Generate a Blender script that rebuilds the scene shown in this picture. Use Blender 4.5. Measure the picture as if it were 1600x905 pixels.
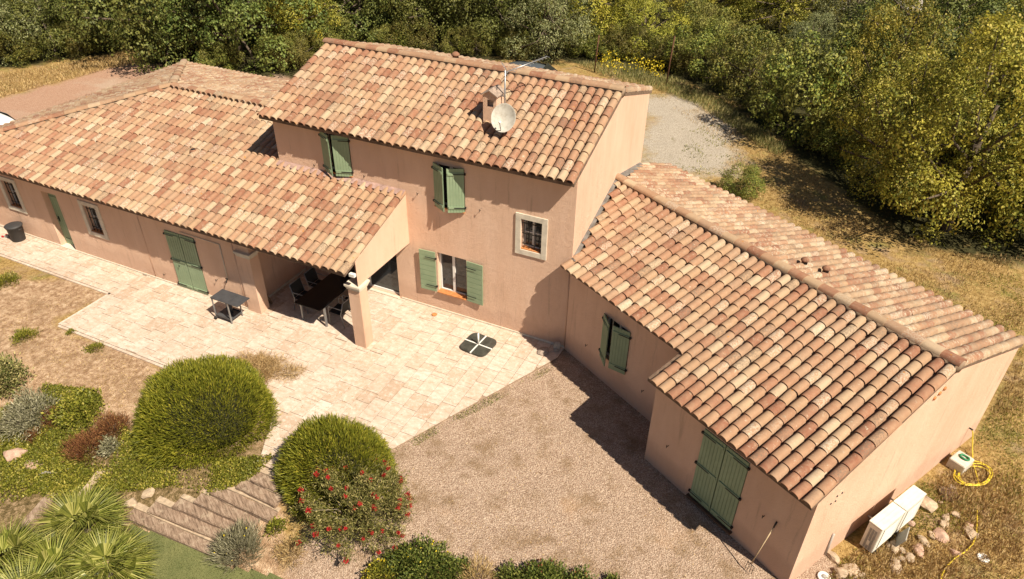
import bpy, bmesh, math, random
import numpy as np
from mathutils import Vector, Matrix
random.seed(7); RNG = np.random.default_rng(11)
for o in list(bpy.data.objects): bpy.data.objects.remove(o)
scene = bpy.context.scene
COL = scene.collection
rad = math.radians

# ------------------------------------------------------------------ camera
F_PX, PITCH, ROLL, YAW = 1127.15, 34.443, 1.08, -24.627
CAM = np.array([4.924, -14.23, 12.119]) * 1.1
def cam_axes():
    pt, ro, ya = np.radians([PITCH, ROLL, YAW])
    fw = np.array([np.sin(ya)*np.cos(pt), np.cos(ya)*np.cos(pt), -np.sin(pt)])
    r = np.array([np.cos(ya), -np.sin(ya), 0]); u = np.cross(r, fw)
    return r*np.cos(ro)+u*np.sin(ro), u*np.cos(ro)-r*np.sin(ro), fw
CR, CU, CF = cam_axes()
cd = bpy.data.cameras.new('camera'); cam = bpy.data.objects.new('camera', cd); COL.objects.link(cam)
cd.sensor_width = 36; cd.lens = 36*F_PX/1600; cd.clip_start = .1; cd.clip_end = 2000
M = Matrix.Identity(4)
for i in range(3):
    M[i][0], M[i][1], M[i][2], M[i][3] = CR[i], CU[i], -CF[i], CAM[i]
cam.matrix_world = M
scene.camera = cam

# ------------------------------------------------------------------ sky, sun, exposure
SUN = Vector((.59, -.215, .778)).normalized()
world = bpy.data.worlds.new('World'); scene.world = world; world.use_nodes = True
wn = world.node_tree.nodes; wl = world.node_tree.links
sky = wn.new('ShaderNodeTexSky'); sky.sky_type = 'NISHITA'; sky.sun_disc = False
sky.sun_elevation = math.asin(SUN.z); sky.sun_rotation = math.atan2(SUN.x, SUN.y)
wl.new(sky.outputs[0], wn['Background'].inputs[0]); wn['Background'].inputs[1].default_value = .038
sl = bpy.data.lights.new('sun', 'SUN'); sl.energy = 5.0; sl.angle = rad(.5); sl.color = (1, .90, .735)
so = bpy.data.objects.new('sun', sl); COL.objects.link(so)
so.rotation_euler = SUN.to_track_quat('Z', 'Y').to_euler(); so.location = (20, -10, 30)
vs = scene.view_settings; vs.view_transform = 'Standard'; vs.look = 'None'; vs.gamma = 1; vs.exposure = .74
vs.use_curve_mapping = False
scene.render.engine = 'CYCLES'

# ------------------------------------------------------------------ pixel -> place
def gh(x, y):                                            # terrain height
    t = np.clip((-7.2-np.asarray(y, float))/2.7, 0, 1)
    return -.8*t*t*(3-2*t)
def ray(u, v):
    return CF+(u-800)/F_PX*CR-(v-452.5)/F_PX*CU
def onZ(u, v, z=0.):
    d = ray(u, v); return CAM+d*(z-CAM[2])/d[2]
def gnd(u, v):
    z = 0.
    for _ in range(12):
        q = onZ(u, v, z); z = .5*z+.5*float(gh(q[0], q[1]))
    return onZ(u, v, z)
ANG = rad(-29.736); WX, WY = -.0176, -.0275
WU = np.array([math.cos(ANG), math.sin(ANG), 0]); WV = np.array([-math.sin(ANG), math.cos(ANG), 0])
WO = np.array([WX, WY, 0])
def W3(u, v, z): return WO+u*WU+v*WV+np.array([0, 0, z])
def inpoly(x, y, poly):
    c = False; n = len(poly); j = n-1
    for i in range(n):
        xi, yi = poly[i][0], poly[i][1]; xj, yj = poly[j][0], poly[j][1]
        if (yi > y) != (yj > y) and x < (xj-xi)*(y-yi)/(yj-yi)+xi: c = not c
        j = i
    return c

# ------------------------------------------------------------------ object helpers
def link(name, me, parent=None):
    o = bpy.data.objects.new(name, me); COL.objects.link(o)
    if parent: o.parent = parent
    return o
def tag(o, label=None, cat=None, group=None, kind=None):
    if label: o['label'] = label
    if cat: o['category'] = cat
    if group: o['group'] = group
    if kind: o['kind'] = kind
    return o
def thing(name, label, cat, loc=(0, 0, 0), rz=0, group=None):
    o = bpy.data.objects.new(name, None); COL.objects.link(o); o.location = Vector([float(k) for k in loc]); o.rotation_euler = (0, 0, rz)
    o.empty_display_size = .2
    return tag(o, label, cat, group)
class MB:
    def __init__(s): s.v = []; s.f = []; s.sm = []
    def add(s, vs_, fs, smooth=False):
        k = len(s.v); s.v += [tuple(float(c) for c in p) for p in vs_]
        for f in fs: s.f.append(tuple(i+k for i in f)); s.sm.append(smooth)
        return s
    def box(s, c, d, rz=0, M_=None):
        x, y, z = d[0]/2, d[1]/2, d[2]/2
        P = [Vector(p) for p in ((-x,-y,-z),(x,-y,-z),(x,y,-z),(-x,y,-z),(-x,-y,z),(x,-y,z),(x,y,z),(-x,y,z))]
        R = M_ if M_ is not None else Matrix.Rotation(rz, 3, 'Z')
        P = [R@p+Vector([float(k) for k in c]) for p in P]
        return s.add(P, [(0,3,2,1),(4,5,6,7),(0,1,5,4),(1,2,6,5),(2,3,7,6),(3,0,4,7)])
    def prism(s, poly, z0, z1):
        n = len(poly)
        return s.add([(p[0], p[1], z0) for p in poly]+[(p[0], p[1], z1) for p in poly],
                     [tuple(range(n))[::-1], tuple(range(n, 2*n))]+[(i, (i+1) % n, n+(i+1) % n, n+i) for i in range(n)])
    def slab(s, P, t):                                    # 3-D polygon thickened downwards
        n = len(P)
        return s.add([tuple(p) for p in P]+[(p[0], p[1], p[2]-t) for p in P],
                     [tuple(range(n)), tuple(range(n, 2*n))[::-1]]+[((i+1) % n, i, n+i, n+(i+1) % n) for i in range(n)])
    def tube(s, P, R, seg=8, cap=True):
        P = [Vector([float(k) for k in p]) for p in P]; n = len(P)
        if not hasattr(R, '__len__'): R = [R]*n
        V = []; up = None
        for i in range(n):
            t = (P[min(i+1, n-1)]-P[max(i-1, 0)]).normalized()
            if up is None: up = t.orthogonal().normalized()
            up = (up-t*up.dot(t)); up = up.normalized() if up.length > 1e-6 else t.orthogonal().normalized()
            w = t.cross(up)
            for k in range(seg):
                a = 2*math.pi*k/seg; V.append(P[i]+(up*math.cos(a)+w*math.sin(a))*R[i])
        Fs = [(i*seg+k, i*seg+(k+1) % seg, (i+1)*seg+(k+1) % seg, (i+1)*seg+k) for i in range(n-1) for k in range(seg)]
        if cap: Fs += [tuple(range(seg))[::-1], tuple((n-1)*seg+k for k in range(seg))]
        return s.add(V, Fs, True)
    def lathe(s, prof, seg=20, c=(0, 0, 0), smooth=True):
        V = []; n = len(prof)
        for r, z in prof:
            for k in range(seg):
                a = 2*math.pi*k/seg; V.append((c[0]+r*math.cos(a), c[1]+r*math.sin(a), c[2]+z))
        Fs = [(i*seg+k, i*seg+(k+1) % seg, (i+1)*seg+(k+1) % seg, (i+1)*seg+k) for i in range(n-1) for k in range(seg)]
        Fs += [tuple(range(seg))[::-1], tuple((n-1)*seg+k for k in range(seg))]
        return s.add(V, Fs, smooth)
    def mesh(s, name, mat):
        me = bpy.data.meshes.new(name); me.from_pydata(s.v, [], s.f); me.materials.append(mat)
        me.polygons.foreach_set('use_smooth', s.sm); me.update(); return me
    def build(s, name, mat, parent=None, bevel=0):
        me = s.mesh(name, mat)
        if bevel:
            b = bmesh.new(); b.from_mesh(me); bmesh.ops.remove_doubles(b, verts=b.verts, dist=1e-5)
            bmesh.ops.bevel(b, geom=[e for e in b.edges if e.is_manifold and e.calc_face_angle(0) > .5], offset=bevel, segments=2, affect='EDGES')
            b.to_mesh(me); b.free()
        return link(name, me, parent)
def np_mesh(name, V, nf, k, mat, attr=None):              # V (nf*k,3): nf faces of k own corners
    me = bpy.data.meshes.new(name); n = len(V)
    me.vertices.add(n); me.vertices.foreach_set('co', np.ascontiguousarray(V, np.float32).ravel())
    me.loops.add(n); me.loops.foreach_set('vertex_index', np.arange(n, dtype=np.int32))
    me.polygons.add(nf); me.polygons.foreach_set('loop_start', np.arange(0, n, k, dtype=np.int32))
    me.materials.append(mat); me.update(calc_edges=True); return me

# ------------------------------------------------------------------ materials
MATS = {}
class NT:
    def __init__(s, name):
        s.m = bpy.data.materials.new(name); s.m.use_nodes = True; s.t = s.m.node_tree; s.n = s.t.nodes; s.l = s.t.links
        s.b = s.n['Principled BSDF']; s.b.inputs['Roughness'].default_value = .8
        s.b.inputs['Specular IOR Level'].default_value = .3
    def new(s, ty, **kw):
        n = s.n.new(ty)
        for k, v in kw.items():
            if k.startswith('i_'): n.inputs[k[2:].replace('_', ' ')].default_value = v
            else: setattr(n, k, v)
        return n
    def coord(s, which='Object'): return s.new('ShaderNodeTexCoord').outputs[which]
    def pos(s): return s.new('ShaderNodeNewGeometry').outputs['Position']
    def noise(s, vec, scale, detail=4, rough=.6, stretch=None):
        if stretch:
            mp = s.new('ShaderNodeMapping'); mp.inputs['Scale'].default_value = stretch; s.l.new(vec, mp.inputs[0]); vec = mp.outputs[0]
        n = s.new('ShaderNodeTexNoise'); n.inputs['Scale'].default_value = scale; n.inputs['Detail'].default_value = detail
        n.inputs['Roughness'].default_value = rough; s.l.new(vec, n.inputs['Vector']); return n.outputs['Fac']
    def vor(s, vec, scale, out='Color'):
        n = s.new('ShaderNodeTexVoronoi'); n.inputs['Scale'].default_value = scale; s.l.new(vec, n.inputs['Vector']); return n.outputs[out]
    def ramp(s, fac, stops, interp='LINEAR'):
        r = s.new('ShaderNodeValToRGB'); e = r.color_ramp.elements; r.color_ramp.interpolation = interp
        while len(e) < len(stops): e.new(.5)
        for k, (p, c) in enumerate(stops):
            e[k].position = p; e[k].color = (c, c, c, 1) if not hasattr(c, '__len__') else (*c[:3], 1)
        s.l.new(fac, r.inputs[0]); return r.outputs[0]
    def mix(s, fac, a, b, mode='MIX'):
        m = s.new('ShaderNodeMix', data_type='RGBA', blend_type=mode)
        for sock, val in ((m.inputs[0], fac), (m.inputs[6], a), (m.inputs[7], b)):
            if isinstance(val, (int, float)): sock.default_value = val
            elif isinstance(val, (tuple, list)): sock.default_value = (*val[:3], 1)
            else: s.l.new(val, sock)
        return m.outputs[2]
    def math(s, op, a, b=0.):
        m = s.new('ShaderNodeMath', operation=op)
        for sock, val in ((m.inputs[0], a), (m.inputs[1], b)):
            if isinstance(val, (int, float)): sock.default_value = val
            else: s.l.new(val, sock)
        return m.outputs[0]
    def bump(s, h, strength, dist):
        b = s.new('ShaderNodeBump'); b.inputs['Strength'].default_value = strength; b.inputs['Distance'].default_value = dist
        s.l.new(h, b.inputs['Height']); s.l.new(b.outputs[0], s.b.inputs['Normal'])
    def color(s, c): s.l.new(c, s.b.inputs['Base Color'])
    def attr(s, name): return s.new('ShaderNodeAttribute', attribute_name=name).outputs['Fac']
def plain(name, col, rough=.6, metal=0, var=.12, scale=6):
    if name in MATS: return MATS[name]
    t = NT(name); n = t.noise(t.pos(), scale, 5, .65)
    lo = [c*(1-var*1.6) for c in col]; hi = [min(1, c*(1+var)) for c in col]
    t.color(t.ramp(n, [(.3, lo), (.7, hi)])); t.b.inputs['Roughness'].default_value = rough; t.b.inputs['Metallic'].default_value = metal
    t.bump(t.noise(t.pos(), scale*14, 3), .15, .004)
    MATS[name] = t.m; return t.m
def stucco():
    t = NT('stucco'); p = t.pos()
    c = t.ramp(t.noise(p, .55, 5, .6), [(.3, (0.670, 0.441, 0.310)), (.7, (0.760, 0.517, 0.375))])
    st = t.noise(p, 2.2, 5, .65, (1, 1, .22))
    c = t.mix(t.ramp(st, [(.42, 0), (.75, .5)]), c, (0.827, 0.592, 0.451))
    c = t.mix(t.ramp(t.noise(p, 1.6, 6, .7, (1, 1, .35)), [(.60, 0), (.80, .35)]), c, (0.569, 0.353, 0.244))
    c = t.mix(t.ramp(t.noise(p, 4.5, 7, .75, (1, 1, .09)), [(.57, 0), (.68, .5)]), c, (.42, .27, .19))
    sep = t.new('ShaderNodeSeparateXYZ'); t.l.new(p, sep.inputs[0])
    damp = t.math('ADD', sep.outputs[2], t.math('MULTIPLY', t.noise(p, 1.4, 5), -.9))
    c = t.mix(t.ramp(damp, [(.0, .35), (.25, 0)]), c, (0.480, 0.299, 0.217))
    t.color(c); t.b.inputs['Roughness'].default_value = .92; t.b.inputs['Specular IOR Level'].default_value = .1
    t.bump(t.math('ADD', t.noise(p, 55, 4, .7), t.math('MULTIPLY', t.noise(p, 7, 3), .7)), .9, .03); return t.m
TILE_STOPS = [(.0, (0.221, 0.083, 0.049)), (.10, (0.277, 0.123, 0.073)), (.22, (0.315, 0.166, 0.099)), (.36, (0.339, 0.196, 0.119)),
              (.52, (0.362, 0.227, 0.136)), (.66, (0.404, 0.279, 0.175)), (.80, (0.339, 0.210, 0.134)), (.90, (0.452, 0.340, 0.228))]
def tile_mat(name, source, weather):
    t = NT(name); p = t.pos()
    rnd = t.new('ShaderNodeObjectInfo').outputs['Random'] if source == 'object' else t.attr('rnd')
    c = t.mix(.17, t.ramp(rnd, TILE_STOPS, 'CONSTANT'), (.335, .20, .122))
    c = t.mix(t.ramp(t.noise(p, 9, 6, .7), [(.38, .0), (.78, .35)]), c, (.46, .335, .215))
    c = t.mix(t.ramp(t.noise(p, 3.2, 7, .75), [(.50-.06*weather, 0), (.72, .30+.30*weather)]), c, (.155, .098, .066))
    c = t.mix(t.ramp(t.noise(p, 13, 7, .8), [(.585-.085*weather, 0), (.65-.06*weather, .8)]), c,
              t.ramp(t.noise(p, 1.1, 3), [(.40, (.22, .16, .11)), (.60, (.52, .44, .33))]))
    r2 = t.math('FRACT', t.math('MULTIPLY', rnd, 13.73)); r3 = t.math('FRACT', t.math('MULTIPLY', rnd, 37.1))
    spot = t.math('MULTIPLY', t.ramp(r2, [(.78, 0), (.86, 1)]), t.ramp(t.noise(p, 24, 6, .8), [(.46, 0), (.55, .68)]))
    c = t.mix(spot, c, t.ramp(r3, [(.0, (.50, .43, .33)), (.5, (.46, .38, .28)), (.55, (.17, .125, .09)), (1, (.20, .14, .10))], 'CONSTANT'))
    c = t.mix(t.ramp(t.noise(p, .45, 4, .6), [(.50, 0), (.72, .35)]), c, (.22, .135, .085))
    c = t.mix(t.ramp(t.noise(p, 7, 2, .5), [(.745, 0), (.77, .8)]), c, (.45, .19, .035))
    t.color(c); t.b.inputs['Roughness'].default_value = .88; t.b.inputs['Specular IOR Level'].default_value = .15
    t.bump(t.math('ADD', t.noise(p, 60, 5, .75), t.noise(p, 14, 4)), .5, .006); return t.m
def slab_mat(name, source):
    t = NT(name); p = t.pos()
    rnd = t.new('ShaderNodeObjectInfo').outputs['Random'] if source == 'object' else t.attr('rnd')
    c = t.ramp(rnd, [(0, (0.442, 0.330, 0.245)), (.2, (0.528, 0.423, 0.335)), (.5, (0.576, 0.474, 0.390)), (.8, (0.499, 0.391, 0.300)), (1, (0.614, 0.516, 0.440))])
    c = t.mix(t.ramp(t.noise(p, 3.2, 9, .78, (1, 2.4, 1)), [(.44, 0), (.60, .62)]), c, (0.384, 0.265, 0.175))
    c = t.mix(t.ramp(t.noise(p, 7, 9, .82), [(.50, 0), (.60, .7)]), c, (0.672, 0.577, 0.500))
    c = t.mix(t.ramp(t.noise(p, .7, 6, .7), [(.52, 0), (.70, .5)]), c, (0.346, 0.237, 0.165))
    c = t.mix(t.ramp(t.noise(p, 17, 6, .8), [(.58, 0), (.66, .55)]), c, (0.259, 0.172, 0.110))
    t.color(c); t.b.inputs['Roughness'].default_value = .7
    t.bump(t.noise(p, 30, 6, .75), .4, .008); return t.m
def leaf_mat(name, stops, trans=.25, rough=.55, objvar=.25, patch=None):
    t = NT(name); g = t.new('ShaderNodeNewGeometry'); oi = t.new('ShaderNodeObjectInfo')
    c = t.ramp(g.outputs['Random Per Island'], stops)
    if patch:
        c = t.mix(t.ramp(t.noise(g.outputs['Position'], patch[0], 3, .6), [(.42, 0), (.66, patch[2])]), c, patch[1])
    v = t.math('ADD', 1-objvar/2, t.math('MULTIPLY', oi.outputs['Random'], objvar))
    hs = t.new('ShaderNodeHueSaturation'); t.l.new(c, hs.inputs['Color']); t.l.new(v, hs.inputs['Value'])
    ha = .034*min(1, objvar/.3); t.l.new(t.math('ADD', .5-ha*.53, t.math('MULTIPLY', oi.outputs['Random'], ha)), hs.inputs['Hue'])
    c = hs.outputs[0]; t.color(c); t.b.inputs['Roughness'].default_value = rough
    tr = t.new('ShaderNodeBsdfTranslucent'); t.l.new(c, tr.inputs[0])
    mx = t.new('ShaderNodeMixShader'); mx.inputs[0].default_value = trans
    t.l.new(t.b.outputs[0], mx.inputs[1]); t.l.new(tr.outputs[0], mx.inputs[2])
    t.l.new(mx.outputs[0], t.n['Material Output'].inputs[0]); return t.m
STUCCO = stucco()
TILE_OBJ = tile_mat('roof_tile_single', 'object', .15); TILE_MASS = tile_mat('roof_tile_mass', 'attr', .15); TILE_OLD = tile_mat('roof_tile_lichen', 'attr', 1.)
SLAB_OBJ = slab_mat('travertine_single', 'object'); SLAB_MASS = slab_mat('travertine_mass', 'attr')
MORTAR = plain('mortar', (.27, .19, .13), .9, 0, .2, 8)
def green_paint():
    t = NT('green_shutter_paint'); p = t.pos()
    c = t.ramp(t.noise(p, 1.5, 4), [(.3, (.215, .285, .175)), (.7, (.280, .360, .225))])
    c = t.mix(t.ramp(t.noise(p, 5, 6, .75, (1, 1, .15)), [(.60, 0), (.78, .5)]), c, (.34, .39, .28))
    t.color(c); t.b.inputs['Roughness'].default_value = .55; t.bump(t.noise(p, 40, 3, .6, (1, 1, .1)), .2, .004); return t.m
GREEN = green_paint()
STONE_TRIM = plain('stone_trim', (.64, .57, .46), .85, 0, .12, 5)
WHITE = plain('white_paint', (.72, .70, .66), .45, 0, .05, 4)
IRON = plain('black_iron', (.025, .023, .022), .5, .3)
LEAD = plain('lead_flashing', (.20, .185, .17), .6, .2, .3, 5)
PINKLEAD = plain('painted_flashing', (.36, .235, .20), .8, 0, .25, 6)
SILL = plain('terracotta_sill', (.50, .20, .07), .6, 0, .2, 8)
ROOFDECK = plain('roof_deck_shade', (.175, .115, .078), .95, 0, .3, 9)  # shade of the troughs between tiles is put into this dark brown
VENT = plain('old_vent_clay', (.25, .125, .075), .9, 0, .25, 14)
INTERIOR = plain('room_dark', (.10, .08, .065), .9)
def glass():
    t = NT('window_glass'); t.b.inputs['Base Color'].default_value = (.05, .055, .06, 1); t.b.inputs['Roughness'].default_value = .04
    t.b.inputs['Specular IOR Level'].default_value = .8; t.b.inputs['Transmission Weight'].default_value = .35; return t.m
GLASS = glass()
GREY_METAL = plain('grey_metal', (.30, .30, .30), .45, .6, .1); DARK_METAL = plain('charcoal_metal', (.075, .075, .08), .5, .2, .15, 5)
STEEL = plain('galvanised_steel', (.42, .42, .42), .4, .7, .1); RUST = plain('rusty_iron', (.13, .06, .035), .9, .1, .3, 12)
BARK = plain('bark', (.12, .09, .065), .95, 0, .3, 9); BARK_PALE = plain('pale_bark', (.25, .20, .15), .95, 0, .3, 9)

# ================================================================== GROUND
def ground():
    fx = lambda lo, hi, st: np.arange(lo, hi, st)
    xs = np.concatenate([[-400, -250, -150, -100, -80], fx(-70, -28, 1.), fx(-28, -12, .25), fx(-12, 13, .14), fx(13, 40, .5), [42, 50, 60, 80, 120, 200, 400]])
    ys = np.concatenate([[-120, -60, -30, -20], fx(-16, -12, .4), fx(-12, 1, .14), fx(1, 30, .25), fx(30, 70, 1.), [75, 90, 120, 180, 300, 500]])
    X, Y = np.meshgrid(xs, ys); nx, ny = len(xs), len(ys)
    n1 = lambda s, ph: (np.sin(X*s+ph+1.7*np.sin(Y*s*.7+ph))+np.sin(Y*s*1.13+2*ph+1.3*np.sin(X*s*.9))) * .5
    wob = .35*n1(1.1, .3)+.22*n1(2.7, 1.2)+.12*n1(6.1, 2.2)
    Z = gh(X, Y)-.055+.010*n1(3.1, .8)+.010*n1(1.3, .1)
    def sd(poly):                                         # signed distance, >0 inside
        P = np.array(poly)[:, :2]; d = np.full(X.shape, 1e9); ins = np.zeros(X.shape, bool)
        for i in range(len(P)):
            a = P[i]; b = P[(i+1) % len(P)]; ab = b-a
            t = np.clip(((X-a[0])*ab[0]+(Y-a[1])*ab[1])/(ab@ab), 0, 1)
            d = np.minimum(d, np.hypot(X-a[0]-t*ab[0], Y-a[1]-t*ab[1]))
            cond = (a[1] > Y) != (b[1] > Y)
            with np.errstate(divide='ignore', invalid='ignore'):
                xi = (b[0]-a[0])*(Y-a[1])/(b[1]-a[1])+a[0]
            ins ^= cond & (X < xi)
        return np.where(ins, d, -d)
    def zone(poly, soft=.5, wb=1.): return np.clip(.5+(sd(poly)+wob*wb)/soft, 0, 1)
    px = lambda L: [onZ(u, v)[:2] for u, v in L]
    front = [(-3.3, -5.4), (-1.2, -.5), (0, 1), (4, 0), (8, -4.5), (9.2, -4.8), (8, -13), (-2.8, -13), (-2.9, -8)]
    yard = zone(front, .5, .6)
    rear = zone([(-30, 8), (0, 6)]+px([(1003, 150), (1055, 150), (1120, 175), (1165, 228), (1125, 268), (1060, 285)])+[(3, 4), (-2, 4), (-10, 6)], 2.6, 1.6)
    drive = zone(px([(-300, 240), (0, 152), (90, 128), (200, 100), (300, 88), (520, 96)])+[(-9, 20), (-9, 4), (-22, 4), (-24, -30)], 1., 1.)
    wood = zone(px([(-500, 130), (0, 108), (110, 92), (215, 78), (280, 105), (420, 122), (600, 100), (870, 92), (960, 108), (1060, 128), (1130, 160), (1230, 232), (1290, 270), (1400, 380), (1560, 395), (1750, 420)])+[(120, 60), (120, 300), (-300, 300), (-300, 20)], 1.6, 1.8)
    soil = zone(px([(-400, 380), (172, 455), (96, 506), (260, 575), (440, 645), (430, 905), (-500, 905)]), .6, .8)
    green = zone(px([(-50, 640), (90, 600), (200, 650), (440, 700), (420, 745), (350, 760), (240, 770), (150, 830), (90, 760), (-50, 800)]), .9, 1.)
    me = bpy.data.meshes.new('ground')
    V = np.stack([X, Y, Z], -1).reshape(-1, 3); idx = np.arange(nx*ny).reshape(ny, nx)
    Fq = np.stack([idx[:-1, :-1], idx[:-1, 1:], idx[1:, 1:], idx[1:, :-1]], -1).reshape(-1, 4)
    me.vertices.add(len(V)); me.vertices.foreach_set('co', V.astype(np.float32).ravel())
    me.loops.add(Fq.size); me.loops.foreach_set('vertex_index', Fq.astype(np.int32).ravel())
    me.polygons.add(len(Fq)); me.polygons.foreach_set('loop_start', np.arange(0, Fq.size, 4, dtype=np.int32))
    me.polygons.foreach_set('use_smooth', [True]*len(Fq)); me.update(calc_edges=True)
    for nm, arr in (('z_yard', yard), ('z_rear', rear), ('z_drive', drive), ('z_wood', wood), ('z_soil', soil), ('z_green', green)):
        a = me.attributes.new(nm, 'FLOAT', 'POINT'); a.data.foreach_set('value', arr.astype(np.float32).ravel())
    t = NT('ground'); p = t.pos()
    peb = t.vor(p, 58); pr = t.new('ShaderNodeSeparateColor'); t.l.new(peb, pr.inputs[0]); pr = pr.outputs[0]
    gsp = t.math('ADD', t.math('MULTIPLY', pr, .75), t.math('MULTIPLY', t.noise(p, 55, 3, .7), .5))
    fine = t.noise(p, 9, 8, .8); big = t.noise(p, .9, 6, .7)
    dry = t.ramp(fine, [(.30, (.10, .06, .02)), (.45, (.255, .16, .055)), (.58, (.40, .272, .11)), (.74, (.54, .40, .20))])
    dry = t.mix(t.ramp(big, [(.52, 0), (.66, .75)]), dry, t.ramp(fine, [(.3, (.10, .10, .03)), (.7, (.26, .24, .07))]))
    dry = t.mix(t.ramp(t.noise(p, .55, 6, .7), [(.55, 0), (.68, .8)]), dry, t.ramp(gsp, [(.25, (.18, .11, .07)), (.9, (.40, .28, .19))]))
    yd = t.ramp(gsp, [(.12, (.12, .075, .050)), (.38, (.258, .172, .120)), (.65, (.345, .244, .178)), (.95, (.50, .385, .29))])
    yd = t.mix(t.ramp(t.noise(p, 1.3, 7, .72), [(.50, 0), (.66, .75)]), yd, (.19, .122, .064))
    yd = t.mix(t.ramp(t.noise(p, .5, 4, .6), [(.6, 0), (.75, .4)]), yd, (.50, .31, .18))
    rr = t.ramp(gsp, [(.15, (.15, .12, .09)), (.5, (.34, .285, .225)), (.95, (.50, .44, .36))])
    rr = t.mix(t.ramp(t.noise(p, 1.1, 7, .75), [(.60, 0), (.68, .8)]), rr, (.15, .13, .05))
    dv = t.ramp(gsp, [(.15, (.22, .115, .072)), (.5, (.36, .205, .135)), (.95, (.46, .31, .225))])
    dv = t.mix(t.ramp(t.noise(p, .35, 5, .6), [(.5, 0), (.68, .6)]), dv, (.44, .34, .26))
    sl_ = t.ramp(t.noise(p, 6, 8, .8), [(.28, (.12, .068, .036)), (.43, (.27, .165, .095)), (.55, (.44, .30, .19)), (.68, (.60, .46, .32))])
    sl_ = t.mix(t.ramp(t.noise(p, 1.4, 6, .7), [(.50, 0), (.66, .7)]), sl_, (.23, .145, .08))
    gr = t.ramp(fine, [(.34, (.045, .034, .014)), (.48, (.15, .105, .045)), (.62, (.36, .25, .15))])
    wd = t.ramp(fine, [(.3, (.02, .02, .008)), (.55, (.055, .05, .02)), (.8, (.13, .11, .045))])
    jag = lambda a, lo=.25, hi=.75: t.ramp(t.math('ADD', t.attr(a), t.math('MULTIPLY', t.math('SUBTRACT', t.noise(p, 5, 6, .75), .5), .9)), [(lo, 0), (hi, 1)])
    c = t.mix(jag('z_rear'), dry, rr); c = t.mix(jag('z_drive'), c, dv); c = t.mix(jag('z_yard'), c, yd)
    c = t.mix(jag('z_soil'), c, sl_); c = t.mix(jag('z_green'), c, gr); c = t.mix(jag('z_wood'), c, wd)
    t.color(c); t.b.inputs['Roughness'].default_value = .95; t.b.inputs['Specular IOR Level'].default_value = .1
    t.bump(t.math('ADD', t.vor(p, 34, 'Distance'), t.math('MULTIPLY', t.noise(p, 5, 6, .7), 2.)), .7, .03)
    me.materials.append(t.m)
    o = link('ground', me); tag(o, kind='structure')
    return X, Y, dict(yard=yard, rear=rear, drive=drive, wood=wood, soil=soil, green=green)
GX, GY, ZONES = ground()
def zone_at(x, y, names):
    j = min(np.searchsorted(GX[0], x), GX.shape[1]-1); i = min(np.searchsorted(GY[:, 0], y), GX.shape[0]-1)
    return max(ZONES[n][i, j] for n in names)

# ================================================================== TERRACE
def clip_poly(P, C):                                      # Sutherland-Hodgman, C convex ccw
    out = P
    for i in range(len(C)):
        a, b = C[i], C[(i+1) % len(C)]; inp, out = out, []
        side = lambda q: (b[0]-a[0])*(q[1]-a[1])-(b[1]-a[1])*(q[0]-a[0])
        for k in range(len(inp)):
            p_, q_ = inp[k-1], inp[k]; sp, sq = side(p_), side(q_)
            if (sp >= 0) != (sq >= 0):
                t_ = sp/(sp-sq); out.append((p_[0]+t_*(q_[0]-p_[0]), p_[1]+t_*(q_[1]-p_[1])))
            if sq >= 0: out.append(q_)
        if not out: return []
    return out
def area(P): return .5*sum(P[i-1][0]*P[i][1]-P[i][0]*P[i-1][1] for i in range(len(P)))
def edge_x(y): return -.14+(y+.71)*(-2.37+.14)/(-5.54+.71)
PIECES = [[(-23, -3.88), (-14.06, -3.88), (-14.06, -2.63), (-23, -2.63)],
          [(-14.06, -5.72), (edge_x(-5.72), -5.72), (edge_x(-2.63), -2.63), (-14.06, -2.63)],
          [(-9.42, -2.63), (edge_x(-2.63), -2.63), (edge_x(-.5), -.5), (-.03, 0), (-9.42, 0)],
          [(-5.9, -5.72), (-5.0, -7.35), (-4.0, -7.4), (edge_x(-5.72), -5.72)]]
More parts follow.
